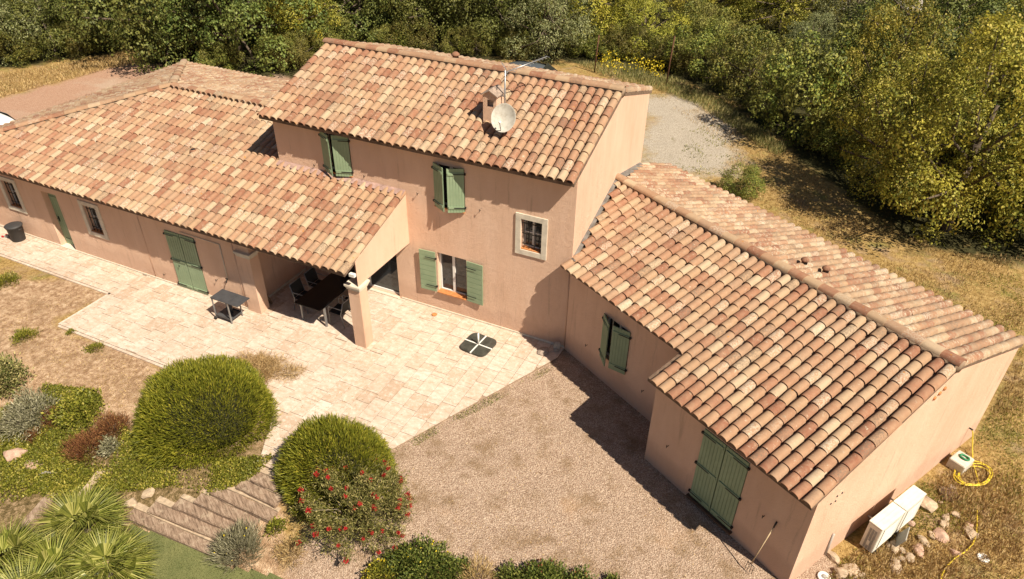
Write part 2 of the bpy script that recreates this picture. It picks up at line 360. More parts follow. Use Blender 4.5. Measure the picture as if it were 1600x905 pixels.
def terrace():
    root = None
    mb = MB()
    for P in PIECES: mb.prism(P, -.16, -.022)
    root = mb.build('terrace', MORTAR); tag(root, kind='structure')
    slabs = []
    for pi, C in enumerate(PIECES):
        x0, x1 = min(p[0] for p in C), max(p[0] for p in C); y0, y1 = min(p[1] for p in C), max(p[1] for p in C)
        x = -23.1
        while x < x1:
            w = .42; y = -8+random.uniform(0, .5)
            while y < y1:
                h = random.choice((.42, .62, .62, .82))
                g = .007
                P = clip_poly([(x+g, y+g), (x+w-g, y+g), (x+w-g, y+h-g), (x+g, y+h-g)], C) if x+w > x0 and y+h > y0 else []
                if len(P) >= 3 and area(P) > .012: slabs.append(P)
                y += h
            x += w
    def dist(P): 
        c = np.array([np.mean([p[0] for p in P]), np.mean([p[1] for p in P]), 0]); d = c-CAM
        return (d@CF)/max(1e-3, abs(area(P)))**.5
    def seen(P):
        c = np.array([np.mean([p[0] for p in P]), np.mean([p[1] for p in P]), 0]); d = c-CAM; w = d@CF
        u = 800+F_PX*(d@CR)/w; return u > -20 and not (c[1] > -2.6 and c[0] < -7.6)
    slabs.sort(key=lambda P: dist(P) if seen(P) else 1e6+dist(P))
    for P in slabs[:300]:
        cx, cy = np.mean([p[0] for p in P]), np.mean([p[1] for p in P])
        o = MB().prism([(p[0]-cx, p[1]-cy) for p in P], -.028, 0).build('paving_slab', SLAB_OBJ, root)
        o.location = (cx, cy, random.uniform(-.003, .002)); o.rotation_euler = (random.uniform(-.004, .004), random.uniform(-.004, .004), 0)
    mb = MB(); rn = []
    for P in slabs[300:]:
        n0 = len(mb.f); mb.prism(P, -.028, 0); rn += [random.random()]*(len(mb.f)-n0)
    if rn:
        o = mb.build('paving_slab', SLAB_MASS, root); tag(o, kind='stuff')
        o.data.attributes.new('rnd', 'FLOAT', 'FACE').data.foreach_set('value', rn)
    kb = [((-14.06, -3.88), (-14.06, -5.72)), ((-14.06, -5.72), (-10.4, -5.72)), ((-10.4, -5.72), (-5.9, -5.72)), ((-23, -3.88), (-14.06, -3.88))]
    for a, b in kb:
        a, b = Vector(a), Vector(b); d = (b-a).normalized(); n = Vector((d.y, -d.x)); 
        if n.y > 0.1 or (abs(n.y) < .1 and n.x > 0): n = -n
        o = MB().prism([a+n*.012, b+n*.012, b+n*.09, a+n*.09], -.15, -.012).build('edging_stone', SLAB_OBJ, root)
    return root
terrace()

# ================================================================== HOUSE
H = thing('house', 'salmon stucco country house with terracotta tiled roofs, green shutters and two low wings', 'house')
HE, XL, YR, HR, YB, HB = 5.5, -9.736, 3.249, 6.622, 6.223, 5.776
YL, XG = -2.626, -5.182
LSL = .304; LEZ, LEY = 2.853, -3.16                       # left roof: eave height and line
lroof = lambda y: LEZ+LSL*(y-LEY)
WL_, WP_, US, VB, VR, WHR = 8.614, -1.002, 4.41, 6.465, 3.093, 3.895
WSL = .3086; wroof = lambda v: 2.631+WSL*(v-WP_); WSR = .274; wroofr = lambda v: WHR-WSR*(v-VR)
MSL = (HR-HE)/YR; MSR = (HR-HB)/(YB-YR)

def panel(mb, O, U, N, w, z0, z1, holes, depth=.26):      # a wall face with openings and their reveals
    O, U, N = Vector(O), Vector(U), Vector(N); Zv = Vector((0, 0, 1))
    us = sorted({0, w}|{h[0] for h in holes}|{h[1] for h in holes}); zs = sorted({z0, z1}|{h[2] for h in holes}|{h[3] for h in holes})
    P = lambda u, z, d=0: O+U*u+Zv*z-N*d
    for i in range(len(us)-1):
        for j in range(len(zs)-1):
            cu, cz = (us[i]+us[i+1])/2, (zs[j]+zs[j+1])/2
            if any(h[0] < cu < h[1] and h[2] < cz < h[3] for h in holes): continue
            mb.add([P(us[i], zs[j]), P(us[i+1], zs[j]), P(us[i+1], zs[j+1]), P(us[i], zs[j+1])], [(0, 1, 2, 3)])
    for u0, u1, a, b in holes:
        for q in (((u0, a), (u0, b)), ((u0, b), (u1, b)), ((u1, b), (u1, a)), ((u1, a), (u0, a))):
            (p, r), (s, t) = q
            mb.add([P(p, r), P(s, t), P(s, t, depth), P(p, r, depth)], [(0, 1, 2, 3)])
# --- main block walls
MO = {'w1': (-7.98, -6.99, 3.98, 5.2), 'w2': (-4.2, -3.24, 3.7, 4.98), 'w3': (-1.52, -.9, 2.97, 3.92), 'w4': (-4.23, -3.25, .72, 2.11), 'bay': (-8.1, -5.70, .05, 2.12)}
mb = MB()
panel(mb, (XL, 0, 0), (1, 0, 0), (0, -1, 0), -XL, -.15, HE-.03, [(a-XL, b-XL, c, d) for a, b, c, d in MO.values()])
mb.build('wall', STUCCO, H)
mb = MB()
g = .03
mb.add([(0, 0, -.15), (0, YB, -.15), (0, YB, HB-g), (0, YR, HR-g), (0, 0, HE-g)], [(0, 1, 2, 3, 4)])
mb.build('wall', STUCCO, H)
mb = MB()
mb.add([(XL, 0, -.15), (XL, YB, -.15), (XL, YB, HB-g), (XL, YR, HR-g), (XL, 0, HE-g)], [(4, 3, 2, 1, 0)])
mb.build('wall', STUCCO, H)
mb = MB(); mb.add([(XL, YB, -.15), (0, YB, -.15), (0, YB, HB-g), (XL, YB, HB-g)], [(3, 2, 1, 0)]); mb.build('wall', STUCCO, H)
# --- left wing walls
LO = {'a': (-20.0, -19.35, 1.14, 2.14), 'door': (-17.98, -17.24, .0, 2.17), 'b': (-15.98, -15.35, 1.14, 2.13), 'fd': (-12.38, -11.17, .02, 2.12)}
mb = MB()
panel(mb, (-21.9, YL, 0), (1, 0, 0), (0, -1, 0), 21.9-9.03, -.15, lroof(YL)-.03, [(a+21.9, b+21.9, c, d) for a, b, c, d in LO.values()])
mb.add([(-21.9, YL, -.15), (-21.9, 7.7, -.15), (-21.9, 7.7, lroof(YL)-.03), (-21.9, YL, lroof(YL)-.03)], [(0, 1, 2, 3)])
mb.add([(-21.9, 7.7, -.15), (XL, 7.7, -.15), (XL, 7.7, lroof(YL)-.03), (-21.9, 7.7, lroof(YL)-.03)], [(0, 1, 2, 3)])
mb.add([(-9.03, YL, -.15), (-9.03, -2.27, -.15), (-9.03, -2.27, lroof(-2.27)-.03), (-9.03, YL, lroof(YL)-.03)], [(0, 1, 2, 3)])
mb.add([(-9.03, -2.27, -.15), (-9.43, -2.27, -.15), (-9.43, -2.27, lroof(-2.27)-.03), (-9.03, -2.27, lroof(-2.27)-.03)], [(0, 1, 2, 3)])
mb.add([(-9.43, -2.27, -.15), (-9.43, .0, -.15), (-9.43, .0, lroof(0)-.03), (-9.43, -2.27, lroof(-2.27)-.03)], [(0, 1, 2, 3)])
mb.build('wall', STUCCO, H)
# skirting strip, porch pillar, column, beams
mb = MB()
for a, b in ((-21.9, LO['door'][0]), (LO['door'][1], -9.03)): MB().box(((a+b)/2, YL-.012, .025), (b-a, .024, .07)).build('skirting', STONE_TRIM, H)
MB().box(((-5.62)/2, -.012, .025), (5.62, .024, .07)).build('skirting', STONE_TRIM, H)
MB().box((-9.418, -1.13, .03), (.024, 2.2, .08)).build('skirting', STONE_TRIM, H)
mb = MB(); mb.box((-9.27, YL-.014, 1.0), (.5, .03, 2.1)); mb.build('pilaster', STUCCO, H)
mb = MB(); mb.box((-5.37, -2.43, 1.0), (.385, .37, 2.06)); mb.build('porch_column', STUCCO, H, .008)
for cx, cy, sx, sy in ((-5.37, -2.43, .385, .37), (-9.25, -2.5, .46, .3)):
    mb = MB()
    for k, (e, z0, z1) in enumerate(((.05, 1.99, 2.04), (.09, 2.042, 2.09), (.14, 2.092, 2.165))):
        mb.box((cx, cy, (z0+z1)/2), (sx+e, sy+e, z1-z0))
    mb.build('capital', STONE_TRIM, H, .008)
mb = MB(); mb.box(((-9.03-XG)/2-9.03+.0, YL+.16, 2.54), (9.03+XG-.004, .3, .72)); mb.build('porch_beam', STUCCO, H)
mb = MB()
mb.add([(XG, YL, 2.17), (XG, 0, 2.17), (XG, 0, lroof(0)-.02), (XG, YL, lroof(YL)-.02)], [(0, 1, 2, 3)])
mb.add([(XG-.3, YL+.31, 2.17), (XG-.3, 0, 2.17), (XG-.3, 0, lroof(0)-.02), (XG-.3, YL+.31, lroof(YL)-.02)], [(3, 2, 1, 0)])
mb.add([(XG-.3, YL+.31, 2.17), (XG, YL+.31, 2.17), (XG, 0, 2.17), (XG-.3, 0, 2.17)], [(0, 1, 2, 3)])
mb.build('porch_gable', STUCCO, H)
mb = MB(); mb.box((XG-.06, YL-.10, 2.60), (.17, .1, .09)); mb.build('beam_end_cap', WHITE, H)
# --- right wing walls
def wp(u, v, z): return Vector(W3(u, v, z))
NU, NV = Vector(WU), Vector(WV)
WOP = {'sash': (1.5, 2.5, .80, 2.16)}; WOQ = {'door': (5.9-US, 7.1-US, .11, 2.23)}
mb = MB(); panel(mb, wp(-.02, 0, 0), NU, -NV, US+.02, -.15, wroof(0)-.03, [(a+.02, b+.02, c, d) for a, b, c, d in WOP.values()]); mb.build('wall', STUCCO, H)
mb = MB(); panel(mb, wp(US, WP_, 0), NU, -NV, WL_-US, -.15, wroof(WP_)-.03, list(WOQ.values()))
mb.add([wp(US, WP_, -.15), wp(US, 0, -.15), wp(US, 0, wroof(0)-.03), wp(US, WP_, wroof(WP_)-.03)], [(3, 2, 1, 0)]); mb.build('wall', STUCCO, H)
mb = MB()
mb.add([wp(WL_, WP_, -.15), wp(WL_, VB, -.15), wp(WL_, VB, wroofr(VB)-.03), wp(WL_, VR, WHR-.03), wp(WL_, WP_, wroof(WP_)-.03)], [(0, 1, 2, 3, 4)]); mb.build('wall', STUCCO, H)
mb = MB(); mb.add([wp(WL_, VB, -.15), wp(-3.0, VB, -.15), wp(-3.0, VB, wroofr(VB)-.03), wp(WL_, VB, wroofr(VB)-.03)], [(0, 1, 2, 3)])
mb.add([wp(-3.0, VB, -.15), wp(-3.0, 5.3, -.15), wp(-3.0, 5.3, wroofr(5.3)-.03), wp(-3.0, VB, wroofr(VB)-.03)], [(0, 1, 2, 3)]); mb.build('wall', STUCCO, H)

# ------------------------------------------------------------------ roofs
PITCH_, ROW = .25, .372
def tile_profile():
    L = .425; prof = []
    n = 7
    out = [(-.112, -.012)]+[(-.104*math.cos(math.pi*k/(n-1)), .010+.092*math.sin(math.pi*k/(n-1))**.8) for k in range(n)]+[(.112, -.012)]
    inn = [(.84*x, .006+.78*(z-.010)) for x, z in out[1:-1]]
    V = [(x, 0, z+.030) for x, z in out]+[(x*.95, L, z*.95) for x, z in out]+[(x, .0, z+.030) for x, z in inn]+[(x, .10, z+.02) for x, z in inn]
    m = len(out); Fs = [(k, k+1, m+k+1, m+k) for k in range(m-1)]
    q = 2*m
    e = len(V); V += [(x, 0, z+.030) for x, z in out[1:-1]]
    Fs += [(e+k+1, e+k, q+k, q+k+1) for k in range(n-1)]
    Fs += [(q+k+1, q+k, q+n+k, q+n+k+1) for k in range(n-1)]
    return np.array(V), Fs, [True]*(m-1)+[False]*(2*(n-1))
TV, TF, TS = tile_profile()
def slope_frames(O, a, b, poly, inset=0., u0=None):
    """tile frames on a slope: O origin, a along the eave, b up the slope, poly in (a,b) metres"""
    O, a, b = Vector(O), Vector(a).normalized(), Vector(b).normalized(); n = a.cross(b).normalized()
    us = [p[0] for p in poly]; vs_ = [p[1] for p in poly]
    x0 = min(us) if u0 is None else u0; out = []
    nc = int((max(us)-x0)/PITCH_)+1; nr = int((max(vs_)-min(vs_))/ROW)+2
    for c in range(nc):
        u = x0+PITCH_*(c+.5)
        if u > max(us)+.02: continue
        jit = random.uniform(-.008, .008)
        # own start of this column: lowest b inside
        lo = next((k for k in np.arange(min(vs_), max(vs_), .02) if inpoly(u, k+.03, poly)), None)
        if lo is None: continue
        for r in range(nr):
            v = lo+r*ROW+jit
            if not inpoly(u, v+.19, poly): continue
            rz = random.gauss(0, .02)
            A = a*math.cos(rz)+b*math.sin(rz); B = b*math.cos(rz)-a*math.sin(rz)
            p = O+a*(u+random.gauss(0, .004))+b*(v+random.gauss(0, .006))+n*(.004+random.uniform(0, .009))
            out.append(Matrix(((A.x, B.x, n.x, p.x), (A.y, B.y, n.y, p.y), (A.z, B.z, n.z, p.z), (0, 0, 0, 1))))
    return out
def tile_mass(name, frames, mat, parent):
    k = len(TV); V = np.zeros((len(frames)*k, 3)); Fs = []; rn = []
    for i, m in enumerate(frames):
        R = np.array(m)[:3, :3]; V[i*k:(i+1)*k] = TV@R.T+np.array(m)[:3, 3]
    me = bpy.data.meshes.new(name)
    Fs = (np.array(TF)[None]+(np.arange(len(frames))*k)[:, None, None]).reshape(-1, 4)
    me.vertices.add(len(V)); me.vertices.foreach_set('co', V.astype(np.float32).ravel())
    me.loops.add(Fs.size); me.loops.foreach_set('vertex_index', Fs.astype(np.int32).ravel())
    me.polygons.add(len(Fs)); me.polygons.foreach_set('loop_start', np.arange(0, Fs.size, 4, dtype=np.int32))
    me.polygons.foreach_set('use_smooth', TS*len(frames)); me.update(calc_edges=True)
    r = RNG.random(len(frames)); me.attributes.new('rnd', 'FLOAT', 'FACE').data.foreach_set('value', np.repeat(r, len(TF)).astype(np.float32))
    me.materials.append(mat); o = link(name, me, parent); tag(o, kind='stuff'); return o
tme = bpy.data.meshes.new('roof_tile'); tme.from_pydata([tuple(v) for v in TV], [], TF); tme.polygons.foreach_set('use_smooth', TS); tme.materials.append(TILE_OBJ); tme.update()
def ridge_tiles(P, Q, parent, w=.155, L=.40, lift=.055):
    P, Q = Vector(P), Vector(Q); d = (Q-P); n = max(1, int(d.length/L)); d.normalize()
    s = d.cross(Vector((0, 0, 1))).normalized(); up = s.cross(d)
    if 'me' not in ridge_tiles.__dict__:
        m = MB(); k = 8
        A = [(-1.0*w*math.cos(math.pi*i/(k-1)), 0, .10*math.sin(math.pi*i/(k-1))**.75+.012) for i in range(k)]
        B = [(x*.93, .44, z*.90-.006) for x, _, z in A]; C = [(x*.86, 0, z-.016) for x, _, z in A]
        m.add(A+B, [(i, i+1, k+i+1, k+i) for i in range(k-1)], True)
        m.add(A+C, [(i+1, i, k+i, k+i+1) for i in range(k-1)])
        ridge_tiles.me = m.mesh('ridge_tile', TILE_OBJ)
    for i in range(n):
        o = link('ridge_tile', ridge_tiles.me, parent); p = P+d*((Q-P).length*i/n)+up*(lift+random.uniform(-.004, .006))
        dd = (d+s*random.gauss(0, .015)).normalized(); ss = dd.cross(up).normalized(); uu = ss.cross(dd)
        o.matrix_local = Matrix(((ss.x, dd.x, uu.x, p.x), (ss.y, dd.y, uu.y, p.y), (ss.z, dd.z, uu.z, p.z), (0, 0, 0, 1)))
    m = MB(); m.tube([P+up*(lift-.065), Q+up*(lift-.065)], .135, 10); return m.build('ridge_mortar', MORTAR, parent)
cs = lambda s: 1/math.sqrt(1+s*s)
# main roof
x0, x1 = XL-.25, .03; ov = .33
mb = MB(); mb.slab([(x0+.02, -ov+.05, HE-MSL*(ov-.05)), (x1-.02, -ov+.05, HE-MSL*(ov-.05)), (x1-.02, YR, HR), (x0+.02, YR, HR)], .09)
mb.slab([(x0+.02, YR, HR), (x1-.02, YR, HR), (x1-.02, YB+.22, HR-MSR*(YB+.22-YR)), (x0+.02, YB+.22, HR-MSR*(YB+.22-YR))], .09)
R1 = mb.build('roof', ROOFDECK, H); R1['label'] = 'gabled roof of the two-storey block with cream and red tiles'
k = 1/cs(MSL)
fr = slope_frames((0, -ov, HE-MSL*ov), (1, 0, 0), (0, cs(MSL), cs(MSL)*MSL), [(x0, 0), (x1, 0), (x1, (YR+ov+.04)*k), (x0, (YR+ov+.04)*k)])
tile_mass('roof_tile', fr, TILE_MASS, R1)
k = 1/cs(MSR); D = YB+.27-YR
fr = slope_frames((0, YB+.27, HR-MSR*D), (-1, 0, 0), (0, -cs(MSR), cs(MSR)*MSR), [(-x1, 0), (-x0, 0), (-x0, (D-.06)*k), (-x1, (D-.06)*k)])
tile_mass('roof_tile', fr, TILE_OLD, R1)
ridge_tiles((x1, YR, HR+.03), (x0, YR, HR+.03), R1)
# left roof
AX, AY, AZ = -16.30, 2.222, lroof(2.222); BX, BY = -22.36, 8.168
LSR = (AZ-LEZ)/(BY-AY); LSH = (AZ-LEZ)/(AX-BX)
mb = MB(); e = .05
mb.slab([(BX+e, LEY+e, LEZ+LSL*e), (XG-.005, LEY+e, LEZ+LSL*e), (XG-.005, -.003, lroof(0)), (XL-.003, -.003, lroof(0)), (XL-.003, AY, AZ), (AX, AY, AZ)], .09)
mb.slab([(AX, AY, AZ), (XL-.003, AY, AZ), (XL-.003, BY-e, LEZ+LSR*e), (BX+e, BY-e, LEZ+LSR*e)], .09)
mb.slab([(BX+e, LEY+e, LEZ+LSL*e), (AX, AY, AZ), (BX+e, BY-e, LEZ+LSR*e)], .09)
R2 = mb.build('roof', ROOFDECK, H); R2['label'] = 'long hipped roof of the left wing reaching over the porch'
k = 1/cs(LSL); Y = lambda y: (y-LEY)*k
fr = slope_frames((0, LEY, LEZ), (1, 0, 0), (0, cs(LSL), cs(LSL)*LSL), [(BX, 0), (XG+.02, 0), (XG+.02, Y(-.12)), (XL-.02, Y(-.12)), (XL-.02, Y(AY+.05)), (AX, Y(AY+.05)), (BX, 0)], u0=XG+.02-PITCH_*69)
tile_mass('roof_tile', fr, TILE_MASS, R2)
k = 1/cs(LSR); D = BY-AY
fr = slope_frames((0, BY, LEZ), (-1, 0, 0), (0, -cs(LSR), cs(LSR)*LSR), [(-XL+.02, 0), (-BX, 0), (-AX, D*k), (-XL+.02, D*k)])
tile_mass('roof_tile', fr, TILE_OLD, R2)
k = 1/cs(LSH); D = AX-BX
fr = slope_frames((BX, 0, LEZ), (0, -1, 0), (cs(LSH), 0, cs(LSH)*LSH), [(-BY, 0), (-LEY, 0), (-AY, D*k)])
tile_mass('roof_tile', fr, TILE_OLD, R2)
ridge_tiles((AX+.05, AY, AZ+.03), (XL-.02, AY, AZ+.03), R2)
ridge_tiles((BX, LEY, LEZ+.05), (AX, AY, AZ+.04), R2); ridge_tiles((BX, BY, LEZ+.05), (AX, AY, AZ+.04), R2)
# right wing roof
ov = .25; ul = lambda v: -.571*v+.0
mb = MB(); e = .05
mb.slab([W3(-.15, -ov+e, wroof(-ov+e)), W3(US-.12, -ov+e, wroof(-ov+e)), W3(US-.12, WP_-ov+e, wroof(WP_-ov+e)), W3(WL_+.005, WP_-ov+e, wroof(WP_-ov+e)), W3(WL_+.005, VR, WHR), W3(ul(VR)+.02, VR, WHR), W3(.02, 0, wroof(0)), W3(-.15, -.02, wroof(-.02))], .09)
mb.slab([W3(ul(VR)+.02, VR, WHR), W3(WL_+.005, VR, WHR), W3(WL_+.005, VB+.2, wroofr(VB+.2)), W3(-3.06, VB+.2, wroofr(VB+.2)), W3(-3.06, 5.42, wroofr(5.42))], .09)
R3 = mb.build('roof', ROOFDECK, H); R3['label'] = 'gabled roof of the angled right wing with a stepped eave'
k = 1/cs(WSL); B = lambda v: (v-(WP_-ov))*k
bdir = NV*cs(WSL)+Vector((0, 0, cs(WSL)*WSL))
fr = slope_frames(W3(0, WP_-ov, wroof(WP_-ov)), NU, bdir, [(-.16, B(-ov)), (US-.14, B(-ov)), (US-.14, 0), (WL_+.03, 0), (WL_+.03, B(VR-.05)), (ul(VR)+.16, B(VR-.05)), (.14, B(0)), (-.16, B(-.02))], u0=WL_+.03-PITCH_*46)
fr.sort(key=lambda m: (np.array(m)[:3, 3]-CAM)@CF)
for m in fr[:300]:
    o = link('roof_tile', tme, R3); o.matrix_local = m
if fr[300:]: tile_mass('roof_tile', fr[300:], TILE_MASS, R3)
k = 1/cs(WSR); D = VB+.27-VR; bd = -NV*cs(WSR)+Vector((0, 0, cs(WSR)*WSR)); B = lambda v: (VB+.27-v)*k
fr = slope_frames(W3(0, VB+.27, wroofr(VB+.27)), -NU, bd, [(-WL_-.03, 0), (3.08, 0), (3.08, B(5.40)), (-ul(VR)-.16, B(VR+.05)), (-WL_-.03, B(VR+.05))], u0=-WL_-.03)
tile_mass('roof_tile', fr, TILE_OLD, R3)
ridge_tiles(W3(WL_+.03, VR, WHR+.03), W3(ul(VR)+.03, VR, WHR+.03), R3)
# flashings
mb = MB(); mb.slab([(XL, -.004, lroof(0)+.12), (XL, -.20, lroof(-.20)+.105), (XG, -.20, lroof(-.20)+.105), (XG, -.004, lroof(0)+.12)], .012); mb.build('flashing', PINKLEAD, H)
def strip(v0, v1, f, w=.15):
    A = [W3(ul(v0)+.004, v0, f(v0)+.13), W3(ul(v0)+w, v0, f(v0)+.11), W3(ul(v1)+w, v1, f(v1)+.11), W3(ul(v1)+.004, v1, f(v1)+.13)]
    m = MB(); m.slab(A, .012); m.build('flashing', LEAD, H)
strip(0.02, VR-.12, wroof); strip(VR+.15, 5.3, wroofr, .24)

# ------------------------------------------------------------------ windows, doors, shutters
def window(O, U, N, w, h, label, panes=2, depth=.16, bars=False, trans=0):
    """white casement set back in its opening; O lower left corner on the wall face"""
    O, U, N = Vector(O), Vector(U).normalized(), Vector(N).normalized(); Z = Vector((0, 0, 1))
    R = Matrix((U, -N, Z)).transposed()
    e = bpy.data.objects.new('window', None); COL.objects.link(e); e.parent = H; e.location = O; e.rotation_euler = R.to_euler(); e['label'] = label; e.empty_display_size = .1
    f = .055; m = MB(); y = depth
    m.box((w/2, y, h-f/2), (w, .06, f)); m.box((w/2, y, f/2), (w, .06, f))
    for x in (f/2, w-f/2): m.box((x, y, h/2), (f, .06, h-2*f))
    pw = (w-2*f)/panes
    for i in range(1, panes): m.box((f+pw*i, y, h/2), (.085, .064, h-2*f))
    for i in range(trans): m.box((w/2, y-.004, f+(h-2*f)*(i+1)/(trans+1)), (w-2*f, .03, .03))
    m.build('frame', WHITE, e)
    for i in range(panes):
        m = MB(); m.box((f+pw*(i+.5), y+.012, h/2), (pw-.02, .012, h-2*f)); m.build('pane', GLASS, e)
    m = MB(); m.add([(-.05, .7, -.05), (w+.05, .7, -.05), (w+.05, .7, h+.05), (-.05, .7, h+.05)], [(0, 1, 2, 3)]); m.build('dark_room_sheet', INTERIOR, e)  # dark sheet standing in for the shade of the room behind
    if bars:
        m = MB(); yb = .05
        for i in range(4): m.box((w*(i+.5)/4, yb, h/2), (.018, .018, h-.02))
        for zf in (.16, .5, .84): m.box((w/2, yb+.018, h*zf), (w-.01, .012, .026))
        for i in (1, 2): m.lathe([(.05, -.008), (.05, .008), (.036, .008), (.036, -.008)], 12, (w*(i+.5)/4-.06, yb-.01, h*.33)) if False else None
        m.build('grille', IRON, e)
    return e
def shutter(hinge, U, N, ang, w, h, label, side=1, planks=6, battens=(.12, .88), horizontal=False, flat=False):
    """side=1: leaf runs from the hinge towards +U; ang opens it away from the wall"""
    U, N = Vector(U).normalized(), Vector(N).normalized(); Z = Vector((0, 0, 1))
    D = (U*side*math.cos(ang)+N*math.sin(ang)).normalized(); T = Z.cross(D) if side > 0 else D.cross(Z)
    T = -T if T.dot(N) < 0 and abs(T.dot(N)) > 1e-3 and not flat else T
    e = bpy.data.objects.new('shutter', None); COL.objects.link(e); e.parent = H; e['label'] = label; e.empty_display_size = .1
    Tn = Vector(D).cross(Z)
    R = Matrix((D, -Tn, Z)).transposed(); e.matrix_local = Matrix.Translation(Vector(hinge))@R.to_4x4()
    s = 1 if (Tn).dot(N) >= 0 else -1                     # which local y faces out
    yo = -s
    if horizontal:
        n = 8; ph = h/n
        for i in range(n):
            m = MB(); m.box((w/2, 0, ph*(i+.5)), (w, .03, ph-.012)); m.build('plank', GREEN, e, .004)
    else:
        pw = w/planks
        for i in range(planks):
            m = MB(); m.box((pw*(i+.5), 0, h/2), (pw-.010, .03, h-random.uniform(0, .004))); m.build('plank', GREEN, e, .004)
    m = MB(); m.box((w/2, 0, h/2), (w-.01, .014, h-.02)); m.build('backing', GREEN, e)
    for b in battens:
        m = MB()
        if horizontal: m.box((w*b, -yo*.024, h/2), (.07, .02, h*.94))
        else: m.box((w*.48, yo*.025, h*b), (w*.92, .022, .075))
        m.build('batten', GREEN, e, .004)
    for b in battens if not horizontal else (.15, .85):
        m = MB(); m.box((w*.3, yo*.040, h*b), (w*.62, .006, .026)); m.box((-.02, yo*.02, h*b), (.05, .046, .05)); m.build('hinge', IRON, e)
    return e
def holdback(p, U, N):
    p, U, N = Vector(p), Vector(U), Vector(N)
    m = MB(); m.tube([p, p+N*.07], .008, 6); m.tube([p+N*.07-Vector((0, 0, .03)), p+N*.075+Vector((0, 0, .055))], .009, 6); m.build('shutter_stay', IRON, H)
FX, FN = (1, 0, 0), (0, -1, 0)
a, b, c, d = MO['w1']; window((a, 0, c), FX, FN, b-a, d-c, 'upper left window behind half-closed shutters')
shutter((a, -.02, c-.02), FX, FN, rad(27), .50, d-c+.06, 'upper left window, left leaf')
shutter((b, -.02, c-.02), FX, FN, rad(20), .50, d-c+.06, 'upper left window, right leaf', -1)
m = MB(); m.box(((a+b)/2, .08, c-.015), (b-a-.004, .28, .03)); m.build('sill', SILL, H)
a, b, c, d = MO['w2']; window((a, 0, c), FX, FN, b-a, d-c, 'upper middle window behind half-closed shutters')
shutter((a, -.02, c-.02), FX, FN, rad(28), .48, d-c+.06, 'upper middle window, left leaf')
shutter((b, -.02, c-.02), FX, FN, rad(27), .48, d-c+.06, 'upper middle window, right leaf', -1)
m = MB(); m.box(((a+b)/2, .08, c-.015), (b-a-.004, .28, .03)); m.build('sill', SILL, H)
def framed(a, b, c, d, y, label, t=.16):
    e = window((a, y, c), FX, FN, b-a, d-c, label, 2, .20, True, 1)
    m = MB(); P = .035; w, h = b-a, d-c
    m.box((-t/2, -P/2+.0, h/2), (t, P, h+2*t)); m.box((w+t/2, -P/2, h/2), (t, P, h+2*t))
    m.box((w/2, -P/2, h+t/2), (w, P-.004, t)); m.box((w/2, -P/2, -t/2), (w, P-.004, t)); m.build('stone_surround', STONE_TRIM, e, .004)
    for i in range(2): 
        m = MB(); m.box((w*(i+.5)/2, .09, .012), (w/2-.012, .19, .03)); m.build('sill_tile', SILL, e)
framed(*MO['w3'], 0, 'barred window in a pale stone surround on the two-storey block')
framed(*LO['a'], YL, 'barred window near the rubbish bin', .15); framed(*LO['b'], YL, 'barred window right of the narrow green door', .15)
a, b, c, d = MO['w4']; window((a, 0, c), FX, FN, b-a, d-c, 'white casement with its shutters folded flat on the wall', 2, .15)
for i in range(4): m = MB(); m.box((a+(b-a)*(i+.5)/4, .03, c+.012), ((b-a)/4-.008, .25, .03)); m.build('sill_tile', SILL, H)
shutter((a-.04, -.05, c-.02), FX, FN, rad(3), .54, d-c+.03, 'left leaf folded flat beside the ground floor window', -1, horizontal=True, flat=True)
shutter((b+.04, -.05, c-.02), FX, FN, rad(3), .54, d-c+.03, 'right leaf folded flat beside the ground floor window', 1, horizontal=True, flat=True)
a, b, c, d = MO['bay']; window((a, 0, c), FX, FN, b-a, d-c, 'sliding glass door under the porch', 2, .12)
m = MB(); m.box(((a+b)/2, .0, .02), (b-a, .2, .05)); m.build('threshold', STONE_TRIM, H)
# left wing doors
a, b, c, d = LO['fd']; hw = (b-a)/2
for sgn, x in ((1, a), (-1, b)):
    shutter((x, YL-.012, .03), FX, FN, 0, hw-.006, d-.03, 'closed leaf of the tall double shutter by the trolley', sgn, 6, (.06, .5, .94))
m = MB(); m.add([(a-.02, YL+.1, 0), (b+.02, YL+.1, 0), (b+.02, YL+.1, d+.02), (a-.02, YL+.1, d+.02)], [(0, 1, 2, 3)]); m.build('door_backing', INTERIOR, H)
a, b, c, d = LO['door']
e = bpy.data.objects.new('door', None); COL.objects.link(e); e.parent = H; e.location = (a, YL+.22, .02); e['label'] = 'narrow green door set deep in the left wing'; e.empty_display_size = .1
for i in range(6): m = MB(); m.box(((b-a)*(i+.5)/6, 0, (d)/2), ((b-a)/6-.006, .04, d)); m.build('plank', GREEN, e, .004)
for z_ in (.22, 1.85): MB().box(((b-a)/2, -.03, z_), ((b-a)*.9, .02, .09)).build('batten', GREEN, e)
m = MB(); m.box((.12, -.03, 1.02), (.04, .02, .2)); m.tube([(.12, -.03, 1.06), (.12, -.08, 1.06), (.24, -.08, 1.06)], .01, 6); m.build('handle', IRON, e)
m = MB(); m.box(((a+b)/2, YL+.12, .012), (b-a-.004, .3, .045)); m.build('threshold', STONE_TRIM, H)
